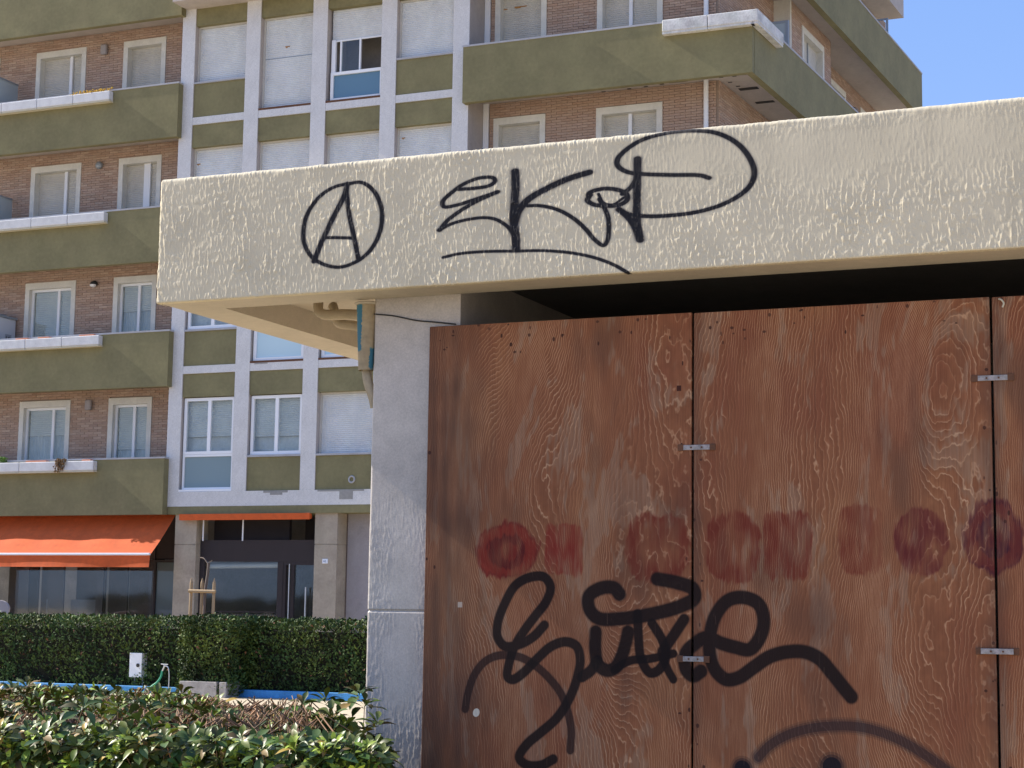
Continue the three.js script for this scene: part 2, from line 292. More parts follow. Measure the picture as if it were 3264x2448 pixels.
        bp('pane', box(a + 0.1, c - 0.1, sill + 0.07, wt - 0.09, -0.14, -0.125), M.paleBlue, w);
      } else if (kind === 'open') {
        const r = b + 1.22;
        const w = bp('window', [...frameBars(a + 0.06, c - 0.005, sill, r, -0.2, -0.11, 0.07), box(a + 0.06, a + 0.16, r, b + 2.0, -0.2, -0.13), box(a + 0.76, a + 0.8, r, b + 2.0, -0.22, -0.17), box(a + 0.26, a + 0.3, r, b + 2.0, -0.22, -0.17)], M.whiteFrame);
        bp('lower_pane', box(a + 0.13, c - 0.075, sill + 0.07, r - 0.07, -0.165, -0.155), M.blueGlass, w);
        bp('pane', box(a + 0.3, a + 0.76, r, b + 2.0, -0.2, -0.194), M.glass, w);
        bp('shutter', slats(a + 0.04, c, b + 2.0, wt, -0.2), M.shutterWhite, w);
        bp('shutter_rail', box(a + 0.04, c, b + 1.97, b + 2.0, -0.215, -0.18), M.whiteFrame, w);
      }
    }
  }
  // places where mosaic tiles have fallen off, in stepped outlines
  for (const [u0, u1, h0, h1] of [[-21.2, -20.56, 4.2, 4.246], [-21.02, -20.7, 4.15, 4.199], [-19.8, -18.62, 4.21, 4.246], [-19.24, -18.9, 4.03, 4.209], [-19.3, -18.86, 4.14, 4.208]].slice(0, 4)) bp('mortar_patch', box(u0, u1, h0, h1, -0.02, 0.0035), M.grey);
  bp('mortar_patch', box(-21.55, -21.2, 7.16, 7.185, -0.05, -0.0095), M.grey);
  for (const [u0, u1, h, w] of [[-21.1, -20.98, 14.69, -0.192], [-23.42, -23.33, 12.06, -0.192], [-17.98, -17.9, 12.2, -0.192], [-20.36, -20.29, 15.29, -0.192], [-16.02, -15.78, 15.225, -1.008], [-15.6, -15.3, 15.245, -1.008]]) bp('rust_mark', [box(u0, u1, h, h + 0.022, w - 0.006, w + 0.0015), box(u0 + 0.02, (u0 + u1) / 2, h - 0.02, h, w - 0.006, w + 0.001)], M.rustMark);
  bp('vent_ring', new THREE.TorusGeometry(0.07, 0.02, 8, 20).translate(-18.96, 4.47, -0.035), M.cap);
  // the slab over the bay that begins beside the first pilaster
  const slab = bp('upper_slab', [box(-23.74, -16.28, 15.86, 16.1, -0.04, 0.62)].map((g) => g), M.soffit);
  bp('slab_parapet', box(-23.74, -16.28, 16.1, 17.0, 0.5, 0.6), M.trough, slab);

  // ----- right wing: brick front and side, balconies round the corner
  for (let k = 1; k < 5; k++) {
    const b = B0 + 0.07 + PITCH * k, soff = b + 0.24, floor = b + 0.37, next = b + PITCH + 0.24;
    const bal = bp('balcony', [box(-16.31, -9.7, b, b + 1.27, 0.05, 0.2), box(-16.31, -16.2, b, b + 1.27, 0.004, 0.05), shear(box(-9.86, -9.7, b, b + 1.27, -15.1, 0.045))], M.olive);
    bp('balcony_slab', [box(-16.24, -9.862, soff, floor, -1.1, 0.05), shear(box(-11.5, -9.87, soff + 0.002, floor, -15.1, -1.12))], M.soffit, bal);
    bp('parapet_cap', [box(-16.32, -9.85, b + 1.27, b + 1.31, 0.03, 0.215), shear(box(-9.875, -9.685, b + 1.27, b + 1.312, -15.1, 0.22))], M.cap, bal);
    for (let i = 0; i < 2; i++) bp('planter', [rbox(-11.62 + i * 1.0, -10.63 + i * 1.0, b + 1.03, b + 1.29, 0.202, 0.36, 0.02), box(-11.62 + i, -10.63 + i, b + 0.98, b + 1.028, 0.201, 0.345)], M.worn, bal);
    bp('planter', [shear(rbox(-9.64, -9.53, b + 1.03, b + 1.29, -0.8, 0.36, 0.02)), shear(box(-9.69, -9.54, b + 0.98, b + 1.028, -1.4, 0.345)), shear(rbox(-9.69, -9.53, b + 1.031, b + 1.285, -1.42, -0.805, 0.02))], M.worn, bal);
    if (k === 1) { bp('wall', box(-16.05, -10.8, floor, next, -1.3, WALL), M.mortar); continue; }
    // front
    const st = k === 3 ? ['shutter', 'door'] : ['shutter', 'shutter'];
    const top = b + 2.87, holes = [brickWindow(-16.0, -14.74, floor, top, st[0], 0), brickWindow(-13.53, -12.0, floor, top, 'shutter', -12.78)];
    bp('wall', holed(-16.26, -10.81, floor, next, -1.3, WALL - 0.012, holes), M.mortar);
    layBricks(-16.1, -10.79, floor, next, holes, frontPlace, (u, h) => k === 2 && h > b + 2.2 || k === 3 && h > b + 1.2);
    bp('corner_pipe', cyl([-11.0, floor, -0.79], [-11.0, next, -0.79], 0.055), M.whiteFrame);
    bp('trim', box(-16.25, -16.12, floor, next, WALL, -0.81), M.whiteFrame);
    // side, in three steps
    const sidePlace = (x) => (s, h, l, t, d) => { const m = new THREE.Matrix4().makeTranslation(x + d / 2 - 0.012, h, s).multiply(new THREE.Matrix4().makeScale(d, t, l)); return new THREE.Matrix4().set(1, 0, -0.05, 0.01, 0, 1, 0, 0, 0, 0, 1, 0, 0, 0, 0, 1).multiply(m); };
    const sideWall = (x, s0, s1, wins) => {
      const hs = wins.map(([p, q]) => [p, q, floor, top - 0.05]);
      const g = holed(s0, s1, floor, next, 0, 0.3, hs); g.rotateY(-Math.PI / 2); g.translate(x - 0.012, 0, 0);   // (s,h,depth) -> side
      g.computeVertexNormals(); bp('wall', shear(g), M.mortar);
      layBricks(s0, s1, floor, next, hs, sidePlace(x), (s, h) => k === 2 && s > -4.5 && h > b + 2.3 || k === 3 && h > b + 1.3 && s > -8.2);
      for (const [p, q] of wins) {
        const f = bp('window', [box(x - 0.2, x + 0.035, floor, top - 0.16, p, p + 0.13), box(x - 0.2, x + 0.035, floor, top - 0.16, q - 0.13, q), box(x - 0.2, x + 0.035, top - 0.16, top, p, q)].map(shear), M.surround);
        bp('shutter', shear(box(x - 0.16, x - 0.13, floor, top - 0.16, p + 0.13, q - 0.13)), M.shutterBeige, f);
        bp('mullion', shear(box(x - 0.13, x - 0.1, floor, top - 0.16, (p + q) / 2 - 0.02, (p + q) / 2 + 0.02)), M.rail, f);
      }
    };
    sideWall(-10.79, -4.8, -0.88, []);
    sideWall(-10.39, -8.1, -4.8, [[-7.45, -5.6]]);
    sideWall(-10.95, -16, -8.1, [[-11.5, -9.9], [-14.6, -13.0]]);
    bp('wall', shear(box(-10.8, -10.38, floor, next, -4.81, -4.7)), M.surround);
    bp('wall', shear(box(-10.95, -10.4, floor, next, -8.2, -8.1)), M.brownWall);
    const sc = bp('balcony_screen', [box(-10.75, -9.9, b + 2.0, b + 2.05, -2.8, -2.76), box(-9.9, -9.83, b + 0.38, b + 2.05, -2.81, -2.75)].map(shear), M.rail);
    bp('screen_pane', shear(box(-10.75, -9.9, b + 0.4, b + 2.0, -2.79, -2.77)), M.frosted, sc);
    const es = bp('end_screen', [box(-10.9, -9.8, b + 1.78, b + 1.82, -11.52, -11.48), box(-9.81, -9.76, b + 1.3, b + 1.82, -11.53, -11.47)].map(shear), M.rail);
    bp('screen_pane', shear(box(-10.9, -9.81, b + 0.4, b + 1.78, -11.505, -11.495)), M.glass, es);
    bp('wall_lamp', new THREE.SphereGeometry(0.11, 12, 8).translate(-10.3, b + 2.6, -12.4), M.lilac);
    if (k === 2) {   // drilled holes and grilles in the underside of the corner balcony
    }
    if (k === 3) {
      const gr = (u, s, l) => bp('soffit_grille', [box(u, u + 0.42, soff - 0.01, soff - 0.002, s - l, s)], M.black);
      gr(-10.52, -1.62, 0.16); gr(-10.46, -2.76, 0.14); gr(-11.8, -0.6, 0.1);
      for (const [u, s] of [[-13.4, -0.8], [-12.8, -0.78], [-12.4, -0.74], [-12.02, -0.7], [-11.02, -0.65], [-10.68, -0.66], [-10.39, -0.68], [-10.12, -0.64], [-10.6, -1.08], [-10.52, -1.42]]) bp('drill_hole', box(u, u + 0.09, soff - 0.008, soff - 0.002, s - 0.05, s), M.black);
    }
  }
  bp('roof_slab', [box(-34, -10.7, 19.2, 19.5, -16, 0.2), shear(box(-11.4, -10.17, 18.72, 19.3, -15.0, -4))], M.beigeWall);
  bp('rear_block', box(-34, -11.6, 3.9, 19.19, -16, -1.31), M.beigeWall);

  // ----- ground floor
  const col = (a, c) => { bp('column', [box(a, c, 0, 3.025, -0.55, -0.06), box(a, c, 3.04, 3.729, -0.55, -0.06), box(a + 0.01, c - 0.01, 3.025, 3.04, -0.5, -0.075)], M.column); };
  col(-23.56, -22.98); col(-19.87, -19.3); col(-29.9, -29.35);
  bp('wall', box(-19.3, -19.26, 0, 3.729, -0.75, -0.5), M.brownWall);
  bp('wall', box(-19.26, -9.8, 0, 3.9, -1.2, -0.48), M.lilac);
  bp('ceiling', box(-34, -9.8, 3.909, 4.2, -6, -0.41), M.brownWall);
  bp('back_wall', box(-34, -19.3, 0, 3.9, -6.2, -5), M.dark);
  bp('shop_floor', box(-34, -19.3, 0.01, 0.06, -6, -0.76), M.dark);
  // shop between the columns
  bp('sign_panel', box(-22.97, -19.88, 2.65, 3.14, -0.32, -0.24), M.purple);
  bp('transom', [box(-22.97, -20.95, 3.141, 3.729, -0.9, -0.8), box(-20.93, -19.88, 3.141, 3.729, -1.6, -1.5)], M.purple);
  const sw = bp('shop_window', [box(-22.97, -22.84, 0.06, 2.648, -0.33, -0.23), box(-20.9, -20.76, 0.06, 2.648, -0.33, -0.23), box(-22.84, -20.9, 0.3, 0.36, -0.32, -0.24), box(-22.84, -20.9, 1.5, 1.525, -0.3, -0.27)], M.purple);
  bp('pane', box(-22.84, -20.9, 0.36, 2.648, -0.29, -0.284), M.glass, sw);
  bp('roller_blind', cyl([-22.8, 2.55, -0.42], [-20.92, 2.58, -0.42], 0.06), M.cap, sw);
  bp('shelf', [box(-22.8, -20.95, 1.42, 1.46, -1.6, -0.6), box(-22.8, -20.95, 0.3, 1.42, -1.6, -1.55)], M.brownWall, sw);
  bp('display_board', box(-21.05, -20.95, 0.4, 2.5, -1.4, -0.5), M.postPaint, sw);
  const door = bp('shop_door', frameBars(-20.76, -19.88, 0.06, 2.648, -0.32, -0.24, 0.07, [-20.52]), M.purple);
  bp('pane', box(-20.47, -19.95, 0.13, 2.578, -0.29, -0.284), M.glass, door);
  bp('handle', [cyl([-20.57, 1.2, -0.19], [-20.57, 2.6, -0.19], 0.014), cyl([-20.13, 1.25, -0.18], [-20.13, 2.08, -0.18], 0.02)], M.steel, door);
  bp('shelving', [0.7, 1.15, 1.6, 2.05].map((h) => box(-20.4, -19.9, h, h + 0.04, -2.0, -1.6)), M.brownWall, door);
  for (const u of [-22.86, -21.8]) bp('rod', cyl([u, 3.12, -0.16], [u, 3.7, -0.16], 0.018), M.whiteFrame);
  // shop behind the long awning
  const P = (a, c, h0, h1, w, mat, name) => bp(name, box(a, c, h0, h1, w - 0.05, w), mat);
  for (const [a, c] of [[-28.9, -28.35], [-27.75, -27.3], [-26.35, -26.15], [-24.85, -24.7]]) P(a, c, 0.06, 3.0, -0.96, M.postPaint, 'shop_post');
  for (const [a, c, m] of [[-29.3, -28.4, M.panelShade], [-28.3, -27.7, M.panelShade], [-27.25, -26.4, M.panelShade], [-26.3, -25.75, M.panelShade], [-25.7, -24.75, M.panelShade]]) P(a, c, 0.06, 3.0, -1.4, m, 'shop_panel');
  P(-27.25, -26.4, 0.06, 1.75, -1.2, M.board, 'shop_board'); P(-27.98, -27.76, 0.06, 1.75, -1.2, M.board, 'shop_board'); P(-29.33, -24.72, 0.06, 2.72, -0.9, M.glass, 'pane');
  const lw = bp('shop_window', frameBars(-24.7, -23.57, 0.06, 2.7, -1.02, -0.95, 0.05), M.purple);
  bp('pane', box(-24.65, -23.62, 0.11, 2.65, -1.0, -0.99), phys('mirror_glass', [0.12, 0.15, 0.16], 0.04), lw);
  bp('shop_header', box(-29.35, -23.57, 2.72, 3.9, -1.1, -1.0), M.purple);
}
const brickMeshMats = brickTones.slice(0, 5).map((t, i) => std('brick_tone', t, 0.9, { map: M.brick.map }));
for (const [m] of brickLists.near) { const o = new THREE.Mesh(brickGeo, brickMeshMats[(brickRand() * 5) | 0]); o.name = 'brick'; new THREE.Matrix4().makeTranslation(20, 0, 0).multiply(m).decompose(o.position, o.quaternion, o.scale); o.castShadow = o.receiveShadow = true; bld.add(o); }
instances(bld, 'brickwork', brickGeo, M.brick, brickLists.rest);

// ---------------------------------------------------------------- things on and before the building
{
  const cloth = std('orange_awning_cloth', [0.8, 0.135, 0.023], 0.85, { side: THREE.DoubleSide, map: mottle(44, 22, [1.1, 1.1]) });
  const a = thing('awning', 'orange awning rolled out under the left balcony, half in sunlight', 'awning', 'B', [-26.8, 2.5, 0.655]);
  const x0 = -30.2, x1 = -23.72, w0 = -0.3, w1 = 0.655, h0 = 3.74, h1 = 2.79;
  const g = grid(160, 30, (s, t) => { const u = x0 + (x1 - x0) * s, sag = Math.sin(Math.PI * t) * (0.02 + 0.014 * Math.sin(u * 2.1) + 0.012 * Math.sin(u * 5.3 + 1)); return [u, h0 + (h1 - h0) * t - sag, w0 + (w1 - w0) * t, u, t * 1.5]; });
  g.index.array.reverse(); g.computeVertexNormals(); sheet(a, 'cloth', g, cloth);
  sheet(a, 'valance', grid(160, 8, (s, t) => { const u = x0 + (x1 - x0) * s; return [u, h1 - 0.03 - 0.27 * (1 - t), w1 + 0.03 + (1 - t) * (1 - t) * (0.012 * Math.sin(u * 3.1) + 0.02 + (u < -26 && u > -27.6 ? 0.04 * Math.sin((u + 27.6) * 1.96) : 0)), u, t * 0.3]; }), cloth);
  part(a, 'front_bar', rbox(x0, x1, h1 - 0.03, h1 + 0.025, w1 - 0.005, w1 + 0.055, 0.015), M.whiteFrame);
  part(a, 'arm', [cyl([x1 - 1.2, 3.3, -0.35], [x1 - 1.2, h1 - 0.06, w1 - 0.02], 0.025), cyl([x0 + 0.5, 3.3, -0.35], [x0 + 0.5, h1 - 0.06, w1 - 0.02], 0.025)], M.whiteFrame);
  const c = thing('awning', 'orange awning rolled up above the shop door, only its valance showing', 'awning', 'B', [-21.6, 3.55, 0.05]);
  part(c, 'valance', rbox(-23.36, -19.93, 3.585, 3.728, 0.075, 0.1, 0.006), cloth);
  part(c, 'roller', cyl([-23.3, 3.66, 0.0], [-19.95, 3.66, 0.0], 0.06), cloth);
}
{
  const plate = canvasTex(128, 96, (x) => { x.fillStyle = '#e6e9f0'; x.fillRect(0, 0, 128, 96); x.fillStyle = '#2b4a7c'; x.font = 'bold 62px sans-serif'; x.textAlign = 'center'; x.textBaseline = 'middle'; x.fillText('62.', 66, 50); }, { clamp: true });
  const t = thing('house_number', 'small white house number plate with blue figures on the stone column', 'sign', 'B', [-19.585, 2.6, -0.06]);
  part(t, 'plate', rbox(-19.655, -19.515, 2.605, 2.71, -0.06, -0.045, 0.006), M.whiteFrame);
  const f = new THREE.PlaneGeometry(0.124, 0.09); f.translate(-19.585, 2.6575, -0.0435); part(t, 'figures', f, std('number_print', [1, 1, 1], 0.4, { map: plate }));
}
{
  const t = thing('air_conditioner', 'white air conditioner standing on the second balcony behind the planter', 'air conditioner', 'B', [-29.4, 7.07, -0.4]);
  const white = std('white_casing', [0.62, 0.62, 0.63], 0.5);
  part(t, 'casing', rbox(-29.9, -28.98, 7.3, 8.68, -0.78, 0.03, 0.02), white);
  part(t, 'lid', rbox(-29.93, -28.95, 8.68, 8.73, -0.8, 0.04, 0.01), M.rail);
  part(t, 'feet', [box(-29.8, -29.7, 7.08, 7.3, -0.7, 0), box(-29.2, -29.1, 7.08, 7.3, -0.7, 0)], M.rail);
  const lt = canvasTex(64, 64, (x) => { x.fillStyle = '#b9b9bb'; x.fillRect(0, 0, 64, 64); x.fillStyle = '#26262c'; x.font = 'bold 40px sans-serif'; x.textAlign = 'center'; x.textBaseline = 'middle'; x.fillText('LG', 32, 30); x.fillRect(8, 50, 48, 5); }, { clamp: true });
  const g = new THREE.PlaneGeometry(0.24, 0.2); g.rotateY(Math.PI / 2); g.translate(-28.976, 8.18, -0.5); part(t, 'logo', g, std('logo_print', [0.8, 0.8, 0.8], 0.5, { map: lt }));
}
// dried plants and terracotta dishes in the balcony planters
function tuft(root, name, n, spread, mat, seed, h, droop = 0) {
  const r = rng(seed), gs = [], [u, y, w] = root.frame.base;
  for (let i = 0; i < n; i++) { const x = u + (r() - 0.5) * spread, z = w + (r() - 0.5) * 0.1, dx = (r() - 0.5) * 0.12, hh = h * (0.4 + r() * 0.8); gs.push(cyl([x, y, z], [x + dx, y + (droop ? -hh : hh), z + (droop ? 0.02 + r() * 0.06 : (r() - 0.5) * 0.08)], 0.004, 0.003, 4)); gs.push(new THREE.IcosahedronGeometry(0.014 + r() * 0.016, 0).translate(x + dx, y + (droop ? -hh * r() : hh), z + (droop ? 0.05 : 0))); }
  return part(root, name, gs, mat);
}
tuft(thing('dried_plant', 'yellow flowering stonecrop along the end of the third balcony planter', 'plant', 'B', [-26.2, 13.93, 0.3]), 'foliage', 90, 1.15, std('yellow_flower', [0.6, 0.38, 0.06], 0.9), 5, 0.09);
tuft(thing('dried_plant', 'withered brown plant hanging over the lowest balcony planter', 'plant', 'B', [-26.55, 5.05, 0.37]), 'foliage', 60, 0.25, std('withered_leaf', [0.17, 0.1, 0.045], 0.9), 8, 0.3, 1);
tuft(thing('dried_plant', 'small green plant at the edge of the lowest balcony planter', 'plant', 'B', [-28.35, 4.98, 0.3]), 'foliage', 40, 0.2, std('green_leaf', [0.1, 0.2, 0.03], 0.8), 9, 0.12);
for (const [u, h, l, label] of [[-27.9, 8.0, 0.36, 'terracotta dish at the far end of the second balcony planter'], [-27.25, 8.0, 0.34, 'terracotta dish in the middle of the second balcony planter'], [-26.0, 8.0, 0.42, 'long terracotta dish near the free end of the second balcony planter'], [-27.3, 5.01, 0.6, 'long terracotta dish beside the withered plant on the lowest balcony'], [-25.85, 5.01, 0.25, 'short terracotta dish at the free end of the lowest balcony planter']]) {
  const t = thing('terracotta_dish', label, 'plant dish', 'B', [u, h - 0.03, 0.28]);
  part(t, 'dish', [rbox(u - l / 2, u + l / 2, h - 0.03, h + 0.015, 0.22, 0.34, 0.008)], M.terracotta); part(t, 'soil', box(u - l / 2 + 0.02, u + l / 2 - 0.02, h + 0.015, h + 0.02, 0.24, 0.32), M.brownWall);
}
// car roof and white chair back that show over the far left of the hedge
{
  const paint = phys('rust_red_paint', [0.2, 0.075, 0.05], 0.35, { clearcoat: 0.6 });
  const t = thing('parked_car', 'dull red car parked behind the hedge below the orange awning', 'car', 'B', [-27.6, 0, 4.2]);
  const prof = [[-2.0, 0.3], [2.0, 0.3], [2.05, 0.75], [1.2, 0.9], [0.65, 1.36], [-0.2, 1.46], [-1.2, 1.4], [-1.75, 0.95], [-2.05, 0.85]];
  const s = new THREE.Shape(prof.map(([x, y]) => new THREE.Vector2(x, y))); const g = new THREE.ExtrudeGeometry(s, { depth: 1.5, bevelSize: 0.06, bevelThickness: 0.06, bevelSegments: 3 }); g.translate(-27.6, 0, 3.4); part(t, 'body', g, paint);
  part(t, 'window', box(-28.7, -27.0, 0.95, 1.28, 4.955, 4.97), M.greenGlass);
  for (const x of [-28.9, -26.3]) { const w = part(t, 'wheel', new THREE.CylinderGeometry(0.31, 0.31, 0.2, 20).rotateX(Math.PI / 2).translate(x, 0.31, 4.9), M.black); part(t, 'rim', new THREE.CylinderGeometry(0.19, 0.19, 0.02, 16).rotateX(Math.PI / 2).translate(x, 0.31, 5.01), M.steel, w); }
  const c = thing('plastic_chair', 'white plastic chair back with a rounded top behind the hedge', 'chair', 'B', [-26.85, 0, 1.95]);
  const sh = new THREE.Shape(); sh.moveTo(-0.26, 0); sh.lineTo(-0.28, 0.22); sh.quadraticCurveTo(-0.24, 0.38, 0, 0.39); sh.quadraticCurveTo(0.24, 0.38, 0.28, 0.22); sh.lineTo(0.26, 0);
  part(c, 'backrest', new THREE.ExtrudeGeometry(sh, { depth: 0.03, bevelSize: 0.01, bevelThickness: 0.01, bevelSegments: 2 }).translate(-26.85, 1.3, 1.95), M.lilac);
  for (const x of [-27.07, -26.63]) part(c, 'leg', cyl([x, 0, 1.97], [x, 1.32, 1.97], 0.02), M.lilac);
  part(c, 'seat', rbox(-27.1, -26.6, 0.85, 0.89, 1.5, 1.95, 0.015), M.lilac);
}
// sapling held by stakes
{
  const bark = std('grey_bark', [0.2, 0.15, 0.12], 0.9, { map: grain2 }), wood = std('round_stake_wood', [0.52, 0.36, 0.2], 0.85, { map: grain2 });
  const t = thing('sapling', 'bare young tree tied to wooden stakes before the shop window', 'tree', 'B', [-20.35, 0, 3.5]);
  part(t, 'trunk', [tube([[-20.42, 0, 3.5], [-20.42, 1.4, 3.5], [-20.4, 2.0, 3.5], [-20.36, 2.3, 3.5], [-20.35, 2.5, 3.5]], 0.03, 24, 7), tube([[-20.36, 2.48, 3.5], [-20.5, 2.6, 3.45], [-20.62, 2.62, 3.4]], 0.012), tube([[-20.36, 2.5, 3.5], [-20.25, 2.56, 3.52]], 0.01)], bark);
  for (const [u, w] of [[-20.75, 3.5], [-20.52, 3.45], [-20.2, 3.5]]) part(t, 'stake', [cyl([u - 0.01, 0, w], [u, 2.1, w], 0.033, 0.032, 8), cyl([u, 2.1, w], [u, 2.2, w], 0.032, 0.006, 8)], wood);
  part(t, 'rail', cyl([-20.78, 1.93, 3.54], [-20.14, 1.92, 3.54], 0.036, 0.036, 10), wood);
}
// blue kerb, concrete blocks, meter box, tap and hose
{
  const blue = std('blue_kerb_paint', [0.08, 0.37, 0.76], 0.6, { map: mottle(61, 40, [0.9, 0.9]) });
  for (const [a, c, l] of [[-32, -18.28, 'blue painted kerb below the left hedge'], [-17.32, -8, 'blue painted kerb below the right hedge']]) {
    const k = new THREE.Mesh(rbox(a, c, 0, 0.135, 6.98, 7.13, 0.012), blue); k.position.copy(toWorld('B', [0, 0, 0])); k.rotation.y = -YB; k.name = numbered('kerb'); k.castShadow = k.receiveShadow = true; tag(k, l, null, null, 'structure'); scene.add(k);
  }
  const t = thing('concrete_planter', 'low grey concrete planter wall below the middle hedge', 'planter', 'B', [-17.8, 0, 7.4]);
  const conc = std('grey_concrete', [0.5, 0.46, 0.42], 0.9, { map: mottle(19, 40, [0.8, 0.8]) });
  part(t, 'block', rbox(-18.27, -17.5, 0, 0.275, 7.1, 7.58, 0.01), conc); part(t, 'block', rbox(-17.44, -17.3, 0, 0.275, 7.1, 7.58, 0.01), conc); part(t, 'block_back', box(-18.2, -17.33, 0, 0.2, 6.5, 7.09), conc);
  const b = thing('meter_box', 'white meter box with a black lock set into the left hedge', 'box', 'B', [-19.62, 0.2, 7.1]);
  part(b, 'cabinet', rbox(-19.74, -19.47, 0.29, 0.735, 6.85, 7.035, 0.008), M.whiteFrame); part(b, 'lock', new THREE.CylinderGeometry(0.035, 0.035, 0.02, 12).rotateX(Math.PI / 2).translate(-19.545, 0.51, 7.04), M.black);
  part(b, 'stand', [cyl([-19.7, 0, 6.9], [-19.7, 0.3, 6.9], 0.02), cyl([-19.52, 0, 6.9], [-19.52, 0.3, 6.9], 0.02)], M.rail);
  const tap = thing('garden_tap', 'steel garden tap on a bent pipe before the hedge', 'tap', 'B', [-18.85, 0, 7.2]);
  part(tap, 'pipe', tube([[-18.75, 0.02, 7.2], [-18.75, 0.4, 7.2], [-18.78, 0.5, 7.2], [-18.87, 0.525, 7.2]], 0.013), M.steel); part(tap, 'spout', [cyl([-18.85, 0.52, 7.2], [-18.9, 0.42, 7.2], 0.016), cyl([-18.93, 0.55, 7.2], [-18.78, 0.545, 7.2], 0.009), cyl([-18.86, 0.5, 7.2], [-18.86, 0.55, 7.2], 0.014)], M.steel);
  const hose = thing('garden_hose', 'green garden hose hanging from the tap over the blue kerb', 'hose', 'B', [-19.0, 0.1, 7.2]);
  part(hose, 'hose', tube([[-18.9, 0.43, 7.2], [-18.92, 0.33, 7.2], [-19.0, 0.22, 7.2], [-19.12, 0.14, 7.2], [-19.25, 0.04, 7.22], [-19.6, 0.02, 7.3], [-20.1, 0.02, 7.35]], 0.02, 40), std('green_hose', [0.02, 0.28, 0.16], 0.5));
}

// ---------------------------------------------------------------- hedges
// an obovate leaf along y, its upper face towards z, folded at the midrib and curled back
function leafGeo(rows, wmax, fold, curl) {
  const pos = [], idx = [], prof = (t) => Math.max(0, Math.sin(Math.PI * Math.pow(t, 1.8))) * 0.92 + 0.03 * (1 - t);
  for (let i = 0; i <= rows; i++) { const t = i / rows, w = i === rows ? 0 : prof(t) * wmax / 2, z = -curl * t * t, y = t * (1 - curl * 0.25 * t); for (const s of [-1, 0, 1]) pos.push(s * w, y, z + Math.abs(s) * w * fold); }
  for (let i = 0; i < rows; i++) for (let k = 0; k < 2; k++) { const a = i * 3 + k; if (i < rows - 1) idx.push(a, a + 1, a + 3, a + 1, a + 4, a + 3); else idx.push(a, a + 1, a + 4); }
  const g = new THREE.BufferGeometry(); g.setAttribute('position', new THREE.Float32BufferAttribute(pos, 3)); g.setIndex(idx); g.computeVertexNormals(); return g;
}
const V = (x, y, z) => new THREE.Vector3(x, y, z);
function place(p, along, up, len, mat = new THREE.Matrix4()) {
  const y = along.clone().normalize(), x = y.clone().cross(up).normalize(); if (x.lengthSq() < 1e-6) x.set(1, 0, 0); const z = x.clone().cross(y);
  return mat.makeBasis(x, y, z).scale(V(len, len, len)).setPosition(p);
}
const hedgeLeaf = leafGeo(3, 0.5, 0.35, 0.25);
function clippedHedge(label, u0, u1, w0, w1, h, seed, count) {
  const t = thing('clipped_hedge', label, 'hedge', 'B', [(u0 + u1) / 2, 0, (w0 + w1) / 2], 'clipped hedges before the apartment building'), r = rng(seed), list = [];
  part(t, 'dark_core', box(u0 + 0.16, u1 - 0.16, 0.05, h - 0.16, w0 + 0.16, w1 - 0.16), std('hedge_dark_core', [0.018, 0.018, 0.01], 1));  // dark box added inside the leaves to stop light leaking through
  const faces = [['front', (u1 - u0) * h], ['top', (u1 - u0) * (w1 - w0)], ['left', (w1 - w0) * h], ['right', (w1 - w0) * h]], total = faces.reduce((s, f) => s + f[1], 0);
  for (const [f, area] of faces) for (let i = 0, n = Math.round(count * area / total); i < n; i++) {
    const d = Math.pow(r(), 1.7) * 0.2 - 0.015, a = r(), b = r(); let p, o;
    const bump = (x, y) => 0.06 * noise(x * 1.7, y * 1.7, seed) + 0.035 * noise(x * 5, y * 5, seed + 1);
    if (f === 'front') { const u = u0 + a * (u1 - u0), y = 0.03 + b * (h - 0.02); p = V(u, y, w1 - d + bump(u, y)); o = V(0, 0.25, 1); }
    else if (f === 'top') { const u = u0 + a * (u1 - u0), w = w0 + b * (w1 - w0); p = V(u, h - d + bump(u, w) + (r() > 0.97 ? 0.05 : 0), w); o = V(0, 1, 0); }
    else if (f === 'left') { p = V(u0 + d - bump(a * 3, b), 0.03 + a * h, w0 + b * (w1 - w0)); o = V(-1, 0.2, 0); }
    else { p = V(u1 - d + bump(a * 3, b), 0.03 + a * h, w0 + b * (w1 - w0)); o = V(1, 0.2, 0); }
    const along = V(r() - 0.5, r() * 0.9 - 0.15, r() - 0.5).multiplyScalar(1.5).addScaledVector(o, 0.55), up = V(r() - 0.5, r(), r() - 0.5).addScaledVector(o, 0.8);
    const k = 0.5 + 0.5 * r() + 0.75 * noise(p.x * 1.7, p.y * 1.9 + p.z, seed + 4) + 0.3 * noise(p.x * 6, p.y * 6 + p.z, seed + 5), yel = clamp01(noise(p.x * 1.1, p.y * 1.6, seed + 7) * 0.9 + (r() > 0.93 ? 0.6 : 0) + 0.12);
    const c = r() > 0.985 ? lin(0.22, 0.1, 0.05) : lin((0.06 + 0.13 * yel) * Math.max(0.25, k), (0.105 + 0.13 * yel) * Math.max(0.25, k), (0.024 + 0.018 * yel) * Math.max(0.25, k));
    list.push([place(p, along, up, 0.055 + r() * 0.045), c]);
  }
  instances(t, 'foliage', hedgeLeaf, phys('hedge_leaf', [1, 1, 1], 0.6, { side: THREE.DoubleSide, specularIntensity: 0.45 }), list);
}
clippedHedge('long clipped hedge at the left with the meter box in its face', -30, -18.32, 6.0, 7.0, 1.35, 101, 26000);
clippedHedge('short clipped hedge standing forward on the concrete planter', -18.36, -17.24, 6.2, 7.5, 1.37, 202, 9000);
clippedHedge('clipped hedge running behind the kiosk pillar', -17.3, -11, 6.0, 6.95, 1.34, 303, 18000);

